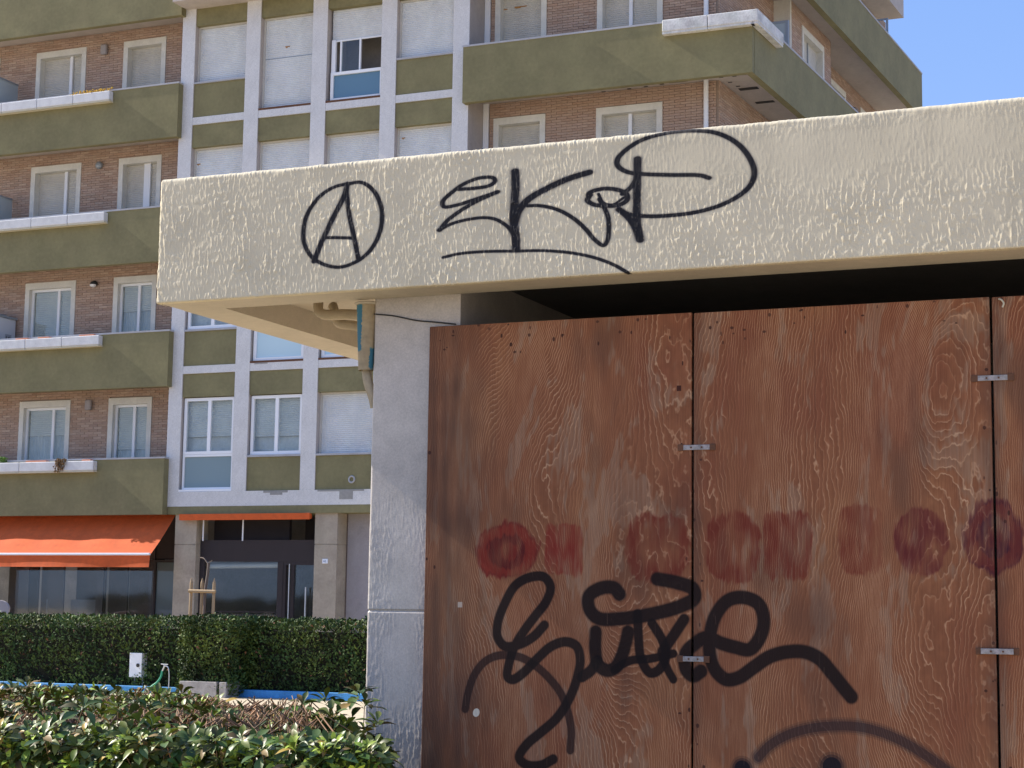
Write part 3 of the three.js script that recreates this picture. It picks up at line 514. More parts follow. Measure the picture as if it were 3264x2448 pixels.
// the shrub hedge right before the viewer: rosettes of glossy leaves over clipped brown twigs
{
  const t = thing('shrub_hedge', 'leafy shrub hedge with clipped brown twigs on top beside the kiosk pillar', 'hedge', 'K', [-5.2, 0, -6.3]), r = rng(4242);
  const n0 = -7.32, n1 = -5.38, H = 1.17, right = (n) => -3.95 + (n - n0) / (n1 - n0) * 1.12, left = -7.6;
  const leaf = leafGeo(6, 0.42, 0.3, 0.3), leafB = leafGeo(6, 0.4, 0.45, 0.7), leaves = [], twigs = [];
  const ripple = (u, n) => 0.05 * noise(u * 1.3, n * 1.3, 12) + 0.03 * noise(u * 4, n * 4, 13);
  const green = (young) => { const k = 0.7 + r() * 1.0; if (young) return lin(0.24 * k, 0.31 * k, 0.04 * k); const q = r(); if (q > 0.97) return lin(0.36, 0.24, 0.04); if (q > 0.88) return lin(0.17 * k, 0.115 * k, 0.04 * k); if (q > 0.7) return lin(0.12 * k, 0.14 * k, 0.035 * k); return lin((0.045 + 0.035 * r()) * k, (0.068 + 0.03 * r()) * k, 0.014 * k); };
  function rosette(p, axis, n, len, young) {
    axis.normalize(); const a = V(axis.y, -axis.x, 0.3).cross(axis).normalize(), b = axis.clone().cross(a), off = r() * 6.28;
    for (let i = 0; i < n; i++) {
      const f = i / n, ph = off + i * 2.4, open = (young ? 0.25 + 0.5 * f : 0.55 + 0.75 * f) + (r() - 0.5) * 0.3, out = a.clone().multiplyScalar(Math.cos(ph)).addScaledVector(b, Math.sin(ph));
      const along = axis.clone().multiplyScalar(Math.cos(open)).addScaledVector(out, Math.sin(open)), up = axis.clone().multiplyScalar(Math.sin(open)).addScaledVector(out, -Math.cos(open)).add(V((r() - 0.5) * 0.5, (r() - 0.5) * 0.5, (r() - 0.5) * 0.5));
      leaves.push({ p: p.clone().addScaledVector(axis, -0.025 * f + 0.01), along, up, len: len * (0.6 + 0.5 * f + r() * 0.15) * (young ? 0.75 : 1), c: green(young && r() > 0.2), k: r() > 0.35 });
    }
    if (!young && r() > 0.55) twigs.push([p.clone().addScaledVector(axis, -0.16).add(V((r() - 0.5) * 0.06, -0.03, (r() - 0.5) * 0.06)), p, 0.0026]);
  }
  const inside = (u, n) => u < right(n) && u > left;
  // top: leaves along the rear edge and the right end, between them a bare clipped stretch of cut twigs
  const bareAt = (u, n) => { const edge = right(n) - u; return sstep(0.25, 0.95, edge + 0.5 * noise(u * 1.4, n * 1.8, 31)) * sstep(0.1, 0.5, n - n0 + 0.25 * noise(u * 2, 3, 32)); };
  for (let i = 0; i < 2600; i++) {
    const n = n0 + r() * (n1 - n0), u = left + r() * (right(n) - left), y = H + ripple(u, n), bare = bareAt(u, n), edge = clamp01((right(n) - u) / 0.9);
    if (r() < bare * 0.6) { if (r() < 0.9) leaves.push({ p: V(u, y - 0.03 - r() * 0.1, n), along: V(r() - 0.5, r() * 0.7 - 0.1, r() - 0.5), up: V(r() - 0.5, r(), r() - 0.5), len: 0.05 + r() * 0.04, c: r() > 0.6 ? lin(0.26, 0.17, 0.08) : lin(0.1, 0.12, 0.045), k: 1 }); continue; }
    rosette(V(u, y - 0.04 + 0.05 * bare - r() * 0.06 - 0.1 * (1 - edge), n), V((r() - 0.5) * 1.3, 1, (r() - 0.5) * 1.3), 5 + (r() * 4 | 0), 0.05 + 0.035 * r() + 0.018 * (1 - edge), r() > 0.78);
  }
  for (let i = 0; i < 14000; i++) {       // clipped twigs
    const n = n0 + 0.1 + r() * (n1 - n0 - 0.32), u = left + r() * (right(n) - left - 0.15); if (r() > 0.1 + bareAt(u, n) * sstep(-0.3, 0.2, noise(u * 5, n * 5, 35) + 0.1)) continue;
    const y = H + ripple(u, n) + 0.035 * noise(u * 9, n * 9, 36) - 0.01 - r() * r() * 0.09, L = 0.06 + r() * 0.18, d = V((r() - 0.5) * 2.4, 0.7, (r() - 0.5) * 2.4).normalize();
    twigs.push([V(u, y, n).addScaledVector(d, -L), V(u, y, n), 0.0018 + r() * 0.0028]);
  }
  // front face and right end
  for (let i = 0; i < 3400; i++) {
    const u = left + r() * (right(n1) - left), y = 0.25 + Math.sqrt(r()) * (H - 0.31), d = r() * 0.2;
    rosette(V(u, y, n1 - d + 0.5 * ripple(u, y) + 0.02), V((r() - 0.5) * 0.9, 0.7 + r() * 0.7, 0.7), 6 + (r() * 4 | 0), 0.062 + 0.024 * r(), r() > 0.5 && d < 0.12);
  }
  for (let i = 0; i < 1300; i++) {
    const n = n0 + r() * (n1 - n0), y = 0.2 + Math.sqrt(r()) * (H - 0.36), d = r() * 0.22;
    rosette(V(right(n) - d + 0.6 * ripple(n, y * 2), y, n), V(0.8 + r() * 0.4, 0.4 + r() * 0.8, (r() - 0.5) * 0.9), 7 + (r() * 3 | 0), 0.092, r() > 0.95);
  }
  // taller end against the pillar, with loose shoots on top
  for (let i = 0; i < 120; i++) { const a = r() * 6.283, q = Math.sqrt(r()), u = -3.8 + 0.3 * q * Math.cos(a), n = -6.85 + 0.3 * q * Math.sin(a); rosette(V(u, 1.12 - 0.22 * q * q - r() * 0.16, n), V((r() - 0.5) * 0.8 + 0.5 * q * Math.cos(a), 0.9, (r() - 0.5) * 0.8 + 0.5 * q * Math.sin(a)), 7 + (r() * 3 | 0), 0.085 + 0.025 * r(), r() > 0.93); }
  for (const [u, n, y, k] of [[-3.74, -7.05, 1.19, 0.11], [-3.66, -6.95, 1.15, 0.1], [-3.85, -6.95, 1.16, 0.1], [-4.02, -7.05, 1.13, 0.1], [-3.55, -6.85, 1.08, 0.1], [-5.6, -7.15, 1.17, 0.085], [-6.2, -7.1, 1.18, 0.085], [-4.75, -7.2, 1.16, 0.08], [-3.42, -6.6, 1.0, 0.1], [-3.35, -6.4, 0.94, 0.1]]) rosette(V(u, y, n), V((r() - 0.5) * 0.6, 1, (r() - 0.5) * 0.6), 10, k, false);
  const mats = [lin(0.05, 0.1, 0.022), lin(0.16, 0.24, 0.035), lin(0.035, 0.075, 0.02), lin(0.075, 0.12, 0.03)].map((c, i) => phys('shrub_leaf_' + ['green', 'young', 'dark', 'mid'][i], c.toArray(), 0.4, { side: THREE.DoubleSide, specularIntensity: 0.5 }));
  part(t, 'dark_core', box(left + 0.2, -4.1, 0.02, H - 0.3, n0 + 0.25, n1 - 0.3), std('shrub_dark_core', [0.03, 0.022, 0.015], 1));  // dark box added under the leaves to make the inside dark and opaque
  const cam = V(0, EYE, 0), P = (l) => { const w = toWorld('K', [l.p.x, l.p.y, l.p.z]); return w; };
  for (const l of leaves) { const w = P(l), dx = w.x / -w.z, dy = (w.y - EYE) / -w.z - 0.1277; l.score = Math.abs(dx) < 0.27 && dy > -0.215 ? l.len / w.length() * (l.p.z > n1 - 0.12 || l.p.y > H - 0.06 ? 1 : 0.3) : 0; }
  leaves.sort((a, b) => b.score - a.score);
  leaves.slice(0, 300).forEach((l) => {
    const o = new THREE.Mesh(l.k ? leaf : leafB, l.c.g > 0.17 ? mats[1] : l.c.g < 0.08 ? mats[2] : l.c.r > 0.06 ? mats[3] : mats[0]); o.name = 'leaf';
    place(l.p.clone().sub(V(...t.frame.base)), l.along, l.up, l.len).decompose(o.position, o.quaternion, o.scale); o.castShadow = o.receiveShadow = true; t.add(o);
  });
  const fol = phys('shrub_leaf', [1, 1, 1], 0.4, { side: THREE.DoubleSide, specularIntensity: 0.5 });
  for (const [g, k] of [[leaf, true], [leafB, false]]) instances(t, 'foliage', g, fol, leaves.slice(300).filter((l) => l.k === k).map((l) => [place(l.p, l.along, l.up, l.len), l.c]));
  const rod = new THREE.CylinderGeometry(0.75, 1, 1, 5); rod.translate(0, 0.5, 0);
  instances(t, 'twig', rod, std('twig_bark', [1, 1, 1], 0.85), twigs.map(([a, b, rad]) => { const d = b.clone().sub(a), L = d.length(), k = 0.35 + r() * 1.05; return [new THREE.Matrix4().compose(a, new THREE.Quaternion().setFromUnitVectors(V(0, 1, 0), d.normalize()), V(rad, L, rad)), lin((0.27 + 0.1 * r()) * k, 0.18 * k, 0.095 * k)]; }));
}

// low shrubs far across the square, seen only as a dark line in the shop windows
{
  const r = rng(515), X = -150, Z = 200, root = thing('square_shrub', 'broad dark shrub far across the square, first of the row mirrored in the shop window', 'shrub', 'B', [X, 0, Z]), list = [];
  part(root, 'trunk', [cyl([X, 0, Z], [X, 1.2, Z], 0.2, 0.14, 10), cyl([X, 1, Z], [X + 1.4, 2, Z + 0.4], 0.1, 0.05), cyl([X, 1, Z], [X - 1.5, 2.1, Z - 0.4], 0.1, 0.05)], std('dark_bark', [0.1, 0.075, 0.055], 0.95));
  for (let i = 0; i < 2600; i++) { const a = r() * 6.28, q = Math.pow(r(), 0.4), e = Math.acos(1 - 2 * r()), k = 0.6 + 0.8 * r(); const p = V(X + 4 * q * Math.sin(e) * Math.cos(a), 1.7 + 1.5 * q * Math.cos(e) + 0.4 * noise(a * 2, e * 2, 3), Z + 3.2 * q * Math.sin(e) * Math.sin(a)); list.push([place(p, V(r() - 0.5, r() - 0.3, r() - 0.5), V(r() - 0.5, r(), r() - 0.5), 0.5 + r() * 0.3), lin(0.04 * k, 0.07 * k, 0.02 * k)]); }
  instances(root, 'crown', hedgeLeaf, std('far_leaf', [1, 1, 1], 0.7, { side: THREE.DoubleSide }), list);
  ['second', 'third', 'fourth', 'fifth', 'sixth', 'seventh', 'eighth'].forEach((w, i) => { const c = root.clone(); c.name = numbered('square_shrub'); c.position.copy(toWorld('B', [-170 + i * 5.6 + (i > 3 ? 4 : 0) + r(), 0, 199 + r() * 4])); c.rotation.y = r() * 6; c.scale.setScalar(0.8 + r() * 0.4); c.userData.label = `broad dark shrub far across the square, ${w} of the row mirrored in the shop window`; scene.add(c); });
}

// ---------------------------------------------------------------- kiosk
const FASCIA = -7.12, FACE = -7.38, PLY = -7.342;   // fascia front, pillar front, plywood front
const kio = thing('kiosk', 'beige plastered kiosk boarded up with weathered plywood and sprayed with black graffiti', 'kiosk', 'K', [-2.5, 0, -8.5]);
const kp = (name, gs, mat, parent, kind) => part(kio, name, gs, mat, parent, kind);
const strokesOf = (rows) => rows.map(([w, s]) => [w, s.split(' ').map((p) => p.split(',').map(Number))]);
const fasciaTag = strokesOf([
  [0.0196, '-3.909,3.496 -3.832,3.498 -3.768,3.456 -3.728,3.384 -3.719,3.326 -3.731,3.253 -3.773,3.182 -3.835,3.135 -3.923,3.110 -4.000,3.123 -4.072,3.162 -4.119,3.229 -4.127,3.299 -4.111,3.367 -4.074,3.422 -4.023,3.465 -3.966,3.489 -3.902,3.498'],
  [0.0242, '-3.902,3.498 -3.917,3.445 -3.981,3.329 -4.041,3.206 -4.066,3.145'], [0.0207, '-3.908,3.473 -3.889,3.351 -3.864,3.257 -3.836,3.144'], [0.0184, '-4.014,3.253 -3.940,3.248 -3.860,3.240'],
  [0.0201, '-3.338,3.425 -3.254,3.424 -3.188,3.430 -3.162,3.447 -3.172,3.464 -3.230,3.469 -3.305,3.451 -3.371,3.414 -3.416,3.375 -3.408,3.351 -3.345,3.354 -3.253,3.374 -3.147,3.398'],
  [0.0209, '-3.151,3.398 -3.253,3.362 -3.336,3.322 -3.394,3.284 -3.428,3.246'], [0.0177, '-3.431,3.246 -3.368,3.271 -3.293,3.284 -3.211,3.287 -3.153,3.274 -3.095,3.235 -3.063,3.191'],
  [0.0351, '-3.066,3.485 -3.063,3.412 -3.066,3.336 -3.069,3.260 -3.058,3.183 -3.056,3.134'], [0.0334, '-2.717,3.450 -2.816,3.429 -2.911,3.396 -2.999,3.354 -3.047,3.304 -3.064,3.260'],
  [0.0187, '-3.007,3.325 -2.943,3.320 -2.862,3.296 -2.790,3.254 -2.735,3.205 -2.687,3.150 -2.648,3.123 -2.631,3.142 -2.625,3.190 -2.626,3.235 -2.642,3.281 -2.669,3.328'],
  [0.0225, '-2.720,3.338 -2.713,3.360 -2.658,3.372 -2.596,3.365 -2.549,3.344 -2.543,3.314 -2.580,3.295 -2.642,3.296 -2.696,3.307 -2.724,3.328 -2.711,3.350'], [0.0120, '-2.673,3.351 -2.650,3.311 -2.607,3.300 -2.557,3.326'],
  [0.0209, '-2.563,3.342 -2.526,3.369 -2.497,3.411'], [0.0312, '-2.496,3.491 -2.497,3.403 -2.498,3.329 -2.497,3.218 -2.482,3.135'], [0.0267, '-2.579,3.276 -2.541,3.242 -2.510,3.200 -2.486,3.143'],
  [0.0221, '-2.178,3.380 -2.215,3.394 -2.343,3.407 -2.472,3.422 -2.542,3.437 -2.585,3.467 -2.587,3.497 -2.558,3.528 -2.489,3.567 -2.412,3.586 -2.321,3.594 -2.230,3.589 -2.155,3.574 -2.089,3.543 -2.037,3.500 -1.997,3.441 -1.982,3.389 -1.995,3.340 -2.037,3.300 -2.118,3.262 -2.230,3.238 -2.335,3.232 -2.456,3.237 -2.541,3.254 -2.579,3.277'],
  [0.0166, '-3.407,3.121 -3.332,3.132 -3.208,3.134 -3.053,3.126 -2.924,3.119 -2.797,3.101 -2.687,3.072 -2.601,3.036 -2.539,2.999'],
]);
const boardTag = strokesOf([
  [0.0402, '-2.992,1.504 -3.042,1.454 -3.110,1.418 -3.178,1.409 -3.213,1.447 -3.214,1.510 -3.181,1.597 -3.131,1.676 -3.063,1.711 -2.995,1.712 -2.965,1.669 -2.985,1.606 -3.035,1.544 -3.085,1.481 -3.131,1.410 -3.158,1.331 -3.163,1.277 -3.138,1.266 -3.091,1.294 -3.024,1.358 -2.958,1.413 -2.891,1.434 -2.841,1.416 -2.823,1.362 -2.835,1.286 -2.871,1.193 -2.929,1.107 -3.003,1.043 -3.070,0.987 -3.103,0.932 -3.069,0.903 -3.001,0.903 -2.943,0.932'],
  [0.0547, '-2.753,1.479 -2.754,1.402 -2.741,1.341 -2.700,1.316 -2.663,1.328 -2.635,1.374 -2.615,1.435 -2.605,1.481'], [0.0457, '-2.814,1.286 -2.773,1.314 -2.745,1.357'],
  [0.0563, '-2.645,1.641 -2.670,1.667 -2.727,1.667 -2.785,1.632 -2.783,1.578 -2.743,1.538 -2.628,1.538 -2.482,1.562 -2.363,1.596 -2.309,1.629 -2.316,1.666 -2.387,1.692 -2.475,1.707'],
  [0.0392, '-2.563,1.558 -2.558,1.467 -2.546,1.369 -2.505,1.311 -2.465,1.325 -2.434,1.386 -2.450,1.446 -2.498,1.521'], [0.0451, '-2.355,1.538 -2.402,1.469 -2.450,1.401'], [0.0337, '-2.450,1.378 -2.426,1.326 -2.402,1.286'], [0.0339, '-2.667,1.320 -2.594,1.360 -2.506,1.370 -2.402,1.394'],
  [0.0546, '-2.280,1.323 -2.315,1.303 -2.347,1.332 -2.347,1.396 -2.307,1.437 -2.252,1.465 -2.198,1.443 -2.132,1.426 -2.070,1.418 -2.024,1.472 -2.009,1.543 -2.031,1.605 -2.093,1.632 -2.163,1.619 -2.217,1.555 -2.241,1.472 -2.241,1.390 -2.217,1.328 -2.171,1.292 -2.117,1.301 -2.055,1.343 -1.986,1.389 -1.911,1.411 -1.836,1.412 -1.776,1.386 -1.725,1.330 -1.681,1.277 -1.647,1.237'],
]);
const thinTag = strokesOf([[0.034, '-3.365,1.131 -3.352,1.202 -3.323,1.281 -3.272,1.341 -3.203,1.369 -3.109,1.364 -3.041,1.334 -2.973,1.282 -2.913,1.215 -2.879,1.139 -2.862,1.056 -2.865,0.973']]);
const fuzzTag = strokesOf([[0.04, '-2.034,0.979 -1.988,1.028 -1.912,1.074 -1.823,1.103 -1.719,1.118 -1.617,1.118 -1.523,1.099 -1.437,1.065 -1.360,1.022 -1.276,0.967 -1.222,0.917'], [0.075, '-2.102,0.930 -2.102,0.88'], [0.085, '-1.728,0.955 -1.728,0.89'], [0.06, '-1.887,0.905 -1.887,0.87'], [0.06, '-1.496,0.92 -1.496,0.88']]);
function spray(ctx, rows, X, Y, S, rgb, levels) {      // a line with soft overspray
  ctx.lineCap = ctx.lineJoin = 'round';
  for (const [wide, alpha] of levels) for (const [w, pts] of rows) {
    ctx.strokeStyle = `rgba(${rgb},${alpha})`; ctx.lineWidth = w * wide * S; ctx.beginPath();
    const q = new THREE.CatmullRomCurve3(pts.map(([u, h]) => V(X(u), Y(h), 0)), false, 'centripetal').getPoints(pts.length * 8);
    q.forEach((p, i) => i ? ctx.lineTo(p.x, p.y) : ctx.moveTo(p.x, p.y)); ctx.stroke();
  }
}
// trowelled plaster: ridges that run down the wall, strong in some places and smoothed out in others
function plaster(u, h, rough) {
  const wx = 0.012 * noise(u * 14, h * 9, 61), a = noise((u + wx) * 84, h * 16 + 2 * noise(u * 9, h * 9, 5), 40), b = noise((u + wx) * 120, h * 30, 41), c = noise(u * 48, h * 44, 42);
  const where = sstep(-0.3, 0.1, noise(u * 7, h * 6, 46)), bead = (sstep(0.06, 0.2, a) * (0.0009 + 0.0023 * Math.max(0, a)) + sstep(0.12, 0.26, c) * 0.0011) * where + sstep(0.1, 0.26, b) * 0.0014;
  return bead * rough + (0.0004 * b + 0.0022 * noise(u * 5, h * 6, 44)) * (0.15 + 0.85 * Math.min(1, rough * 1.4)) + 0.003 * noise(u * 1.6, h * 2, 45);
}
{
  const L = -4.925, R = 2.6, TOP = 3.603, BOT = 2.998;
  const paintMap = canvasTex(2048, 512, (ctx, w, h) => {
    fillPixels(ctx, w, h, (x, y) => { const u = L + x / w * 4.4, v = TOP + 0.06 - y / h * 0.7; let k = 236 + 12 * fbm(u * 3, v * 4, 70, 4) + (hash(x, y, 9) - 0.5) * 10; const worn = sstep(0.3, 0.55, noise(u * 30, v * 40, 73) + 1.2 * (v - TOP) * 12 - 0.1); const st = clamp01(fbm(u * 9, v * 1.2, 75, 3) - 0.35) * 26; k -= st; return [k * (1 - 0.35 * worn), k * (0.985 - 0.45 * worn), k * (0.955 - 0.5 * worn)]; });
    const S = w / 4.4; spray(ctx, fasciaTag, (u) => (u - L) * S, (v) => (TOP + 0.06 - v) * h / 0.7, S, '16,14,26', [[2.0, 0.06], [1.6, 0.14], [1.25, 0.45], [1.02, 0.95]]);
    for (let i = 0, r = rng(6); i < 900; i++) { ctx.fillStyle = 'rgba(205,196,176,0.5)'; ctx.fillRect(r() * w, h * 0.1 + r() * h * 0.85, 1.5, 2 + r() * 3); }
  }, { clamp: true });
  const beige = std('beige_plaster_paint', [0.72, 0.65, 0.495], 0.85, { map: paintMap });
  M.plaster = std('beige_plaster', [0.6, 0.52, 0.4], 0.8, { map: grain });
  const arcProfile = (lead, rad, x) => { // distance along a wrap: flat, quarter round, flat -> [along, back, nAlong, nBack]
    const arc = rad * Math.PI / 2; if (x < lead) return [0, -(rad + lead - x), -1, 0]; if (x < lead + arc) { const t = (x - lead) / rad; return [rad - rad * Math.cos(t), -rad + rad * Math.sin(t), -Math.cos(t), Math.sin(t)]; } return [x - lead - arc + rad, 0, 0, 1];
  };
  const face = (name, u0, u1, h0, h1, n, o, mat, roughOf, uvOf) => {
    const lenA = u1 - u0 + o.leadA + o.radA * (Math.PI / 2 - 1), botL = o.leadB + o.radB * (Math.PI / 2 - 1), topL = o.leadT + o.radT * (Math.PI / 2 - 1), lenB = h1 - h0 + botL + topL;
    return sheet(kio, name, grid(o.nu, o.nv, (s, t) => {
      const A = arcProfile(o.leadA, o.radA, s * lenA), b = t * lenB; let hb, back, nh, nz;
      if (b < lenB / 2) { const B = arcProfile(o.leadB, o.radB, b); hb = h0 + B[0]; back = B[1]; nh = B[2]; nz = B[3]; } else { const B = arcProfile(o.leadT, o.radT, lenB - b); hb = h1 - B[0]; back = B[1]; nh = -B[2]; nz = B[3]; }
      const u = u0 + A[0], d = plaster(u0 + s * lenA, h0 + b, roughOf(u, hb)) + (o.edge ? o.edge(u, hb) : 0), nn = V(A[2], nh, A[3] + nz).normalize();
      const [x, y] = uvOf(u, hb); return [u + nn.x * d, hb + nn.y * d, n + A[1] + back + nn.z * d, x, y];
    }), mat);
  };
  // fascia: rough low down and at the left, smooth at the upper right
  face('fascia', L, -0.62, BOT, TOP, FASCIA, { nu: 1480, nv: 270, leadA: 0.05, radA: 0.014, leadB: 0.03, radB: 0.006, leadT: 0.2, radT: 0.02, edge: (u, h) => sstep(TOP - 0.05, TOP - 0.005, h) * (0.0045 * noise(u * 9, h * 20, 81) + 0.0016 * noise(u * 45, h * 30, 82)) }, beige,
    (u, h) => { const q = (h - BOT) / 0.6; return clamp01(0.14 + 0.9 * sstep(0.72, 0.3, q + 0.2 * noise(u * 2.3, 1, 84)) + 0.7 * sstep(-2.3, -3.2, u) + 0.3 * sstep(0.85, 0.97, q)) * (0.55 + 0.9 * clamp01(noise(u * 3.1, h * 4, 85) + 0.4)); },
    (u, h) => [(u - L) / 4.4, 1 - (TOP + 0.06 - h) / 0.7]);
  // roof: beams round a shallow recessed slab
  kp('front_beam', [box(L + 0.01, -0.63, BOT + 0.001, TOP - 0.02, -7.36, FASCIA - 0.012), box(-0.62, R, BOT, TOP, -7.36, FASCIA)], M.plaster);
  kp('side_beam', box(L, -4.69, BOT + 0.002, TOP - 0.021, -10.9, -7.361), M.plaster); kp('side_beam', box(R - 0.24, R, BOT, TOP - 0.021, -10.9, -7.361), M.plaster);
  kp('rear_beam', box(-4.689, R - 0.241, BOT, TOP - 0.021, -10.9, -10.66), M.plaster);
  kp('roof_slab', box(-4.689, -3.886, 3.12, 3.55, -10.659, -7.361), M.plaster); kp('roof_slab', box(-3.884, R - 0.241, 3.12, 3.55, -10.659, -7.361), M.inner);  // part over the room has the darker colour that stands for shade
  // pillar: the end of the side wall
  const pillarMat = std('grey_white_plaster_paint', [0.63, 0.565, 0.5], 0.42, { map: grain2 });
  face('pillar', -3.885, -3.44, 0, 3.119, FACE, { nu: 150, nv: 760, leadA: 0.03, radA: 0.012, leadB: 0.02, radB: 0.002, leadT: 0.01, radT: 0.002, edge: (u, h) => (Math.abs(h - 1.558) < 0.0035 ? -0.006 : 0) }, pillarMat,
    (u, h) => 0.02 + 0.6 * sstep(2.25, 1.75, h + 0.2 * noise(u * 6, h * 3, 87)) * clamp01(0.4 + 1.2 * noise(u * 5, h * 3.4, 88)), (u, h) => [u, h]);
  kp('side_wall', box(-3.882, -3.45, 0, 3.118, -10.6, FACE - 0.02), pillarMat);
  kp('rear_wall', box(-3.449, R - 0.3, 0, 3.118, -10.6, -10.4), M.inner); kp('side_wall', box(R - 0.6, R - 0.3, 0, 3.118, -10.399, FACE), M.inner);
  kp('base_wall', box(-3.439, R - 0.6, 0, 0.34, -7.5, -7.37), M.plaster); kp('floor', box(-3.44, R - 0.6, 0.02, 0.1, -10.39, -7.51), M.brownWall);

  // ----- plywood boards
  const boards = [[-3.577, -2.324, 2.851], [-2.314, -1.07, 2.848], [-1.06, 0.19, 2.846], [0.2, 1.45, 2.846]], BB = 0.352;
  const blots = [[-3.176, 1.825, 0.15, 0.127, 1, 1.0], [-2.905, 1.833, 0.088, 0.112, 0, 0.9], [-2.476, 1.84, 0.142, 0.148, 3, 0.55], [-2.143, 1.839, 0.12, 0.146, 3, 0.62], [-1.905, 1.85, 0.106, 0.137, 0, 0.95], [-1.602, 1.875, 0.09, 0.138, 0, 0.5], [-1.358, 1.86, 0.107, 0.137, 2, 0.9], [-1.072, 1.881, 0.114, 0.149, 1, 1.0]];
  boards.forEach(([u0, u1, top], bi) => {
    const W = 1024, H = 2048, wd = u1 - u0, ht = top - BB, S = W / wd, knots = [[[0.44, 1.75, 0.24, 1.7], [0.9, 1.35, 0.2, 1.1], [0.25, 2.2, 0.2, 0.9]], [[0.99, 2.14, 0.17, 1.6], [0.86, 1.12, 0.3, 1.5], [0.35, 0.75, 0.25, 1.2], [0.45, 2.25, 0.35, 0.7]], [[0.3, 1.9, 0.25, 1.4], [0.8, 1.0, 0.3, 1.2]], [[0.5, 1.6, 0.3, 1.3]]][bi];
    const sd = 300 + bi * 17, field = new Float32Array(W * H);
    const at = (x, y) => { let g = x * 8 + 2.5 * fbm(x * 1.6, y * 0.36, sd, 2) + 0.2 * noise(x * 7, y * 1.6, sd + 3) + 0.1 * noise(x * 18, y * 8, sd + 4) + 0.05 * noise(x * 38, y * 20, sd + 5) + 0.022 * noise(x * 90, y * 50, sd + 6); for (const [kx, ky, kr, ka] of knots) { const dx = (x - kx) / kr, dy = (y - ky) / (kr * 2.3); g += ka * 1.5 * Math.exp(-(dx * dx + dy * dy)); } return g; };
    for (let y = 0; y < H; y++) for (let x = 0; x < W; x++) field[y * W + x] = at(x / S, ht - y / H * ht);
    const map = canvasTex(W, H, (ctx) => {
      fillPixels(ctx, W, H, (px, py) => {
        const x = px / S, y = ht - py / H * ht, g = field[py * W + px] * 10, f = g - Math.floor(g), gx = Math.abs(field[py * W + Math.min(W - 1, px + 1)] - field[py * W + Math.max(0, px - 1)]) * 5, gy = Math.abs(field[Math.min(H - 1, py + 1) * W + px] - field[Math.max(0, py - 1) * W + px]) * 5, slope = Math.max(0.02, gx + gy);
        // pale raised late-wood lines, about 4 mm wide, over red brown stain
        const line = Math.max(0, 1 - Math.min(f, 1 - f) / Math.max(0.12, slope * 1.3)) * clamp01(0.55 + 1.1 * noise(x * 4, y * 1.3, sd + 9) + 0.5 * noise(x * 26, y * 9, sd + 10)) * sstep(0.8, 0.25, slope), early = sstep(0.0, 0.9, f);
        const big = fbm(x * 2.1, y * 1.1, sd + 20, 3), mid = fbm(x * 8, y * 2.6, sd + 24, 3), fibre = noise(x * 170, y * 5, sd + 28), gf = field[py * W + px], bleach = sstep(0.14, 0.29, noise(gf * 0.9, y * 1.7 + gf * 0.2, sd + 31) * 0.9 + 0.4 * noise(gf * 3.1, y * 6, sd + 32) + 0.22 * noise(x * 60, y * 16, sd + 33) + 0.12 * line + 0.25 * noise(x * 1.7, y * 0.9, sd + 34)), dirt = sstep(0.15, 0.7, noise(x * 2.8, y * 1.1, sd + 35) + 0.6 * noise(x * 12, y * 4, sd + 36));
        const edgeDirt = bi === 0 ? sstep(0.42, 0.06, x + 0.16 * noise(y * 1.9, 3, 51) + 0.09 * noise(y * 7, x * 16, 52)) * (0.62 + 0.5 * noise(x * 26, y * 2.4, 53) + 0.3 * noise(x * 9, y * 6, 54)) : sstep(0.06, 0.0, Math.min(x, wd - x) + 0.03 * noise(x * 3, y * 8, sd + 50)) * 0.45;
        const mixc = (c, d, k) => { k = clamp01(k); c[0] += (d[0] - c[0]) * k; c[1] += (d[1] - c[1]) * k; c[2] += (d[2] - c[2]) * k; }, col = [140, 89, 60];
        mixc(col, [118, 63, 44], sstep(0.0, 0.6, big + 0.35 * mid + 0.1 * fibre) * 0.48); mixc(col, [162, 112, 74], sstep(0.05, 0.6, -big + 0.5 * mid) * 0.5); mixc(col, [108, 66, 44], early * 0.36);
        mixc(col, [148, 128, 108], bleach * (0.36 + 0.3 * noise(x * 90, y * 7, sd + 44))); mixc(col, [204, 162, 124], line * 0.88);
        let [r, gg, b] = col; const fb = 13 * fibre + 9 * noise(x * 320, y * 14, sd + 45); r += fb; gg += fb * 0.85; b += fb * 0.7;
        const di = clamp01(dirt * 0.34 + edgeDirt * 0.72); r += (72 - r) * di; gg += (52 - gg) * di; b += (44 - b) * di;
        const U0 = u0 + x, V0 = BB + y;
        for (let i = 0; i < blots.length; i++) {     // faded red paint dabbed over earlier letters
          const [cu, ch, ru, rh, ring, al] = blots[i], dx = (U0 - cu) / ru, dy = (V0 - ch) / rh; if (dx * dx > 1.9 || dy * dy > 1.9) continue;
          const wob = 0.15 * noise(U0 * 12, V0 * 12, 40 + i) + 0.11 * noise(U0 * 50, V0 * 22, 41 + i) + 0.08 * noise(U0 * 120, V0 * 18, 44 + i), q = (ring === 0 ? Math.pow(Math.pow(Math.abs(dx), 5) + Math.pow(Math.abs(dy), 5), 0.2) : ring === 3 ? Math.pow(Math.pow(Math.abs(dx), 2.6) + Math.pow(Math.abs(dy), 2.6), 1 / 2.6) : Math.hypot(dx, dy)) + wob;
          if (q > 1.15) continue;
          let cov = sstep(1.07, 0.93, q) * (0.35 + 0.65 * al) * (0.78 + 0.5 * noise(U0 * 90, V0 * 9, 60 + i) + 0.9 * noise(U0 * 16, V0 * 9, 61 + i) - 0.14 * bleach - 0.3 * line) * 0.84; if (ring === 3) cov *= 0.72 + 0.7 * sstep(0.35, 0.85, q + 0.4 * noise(U0 * 9, V0 * 9, 62 + i));
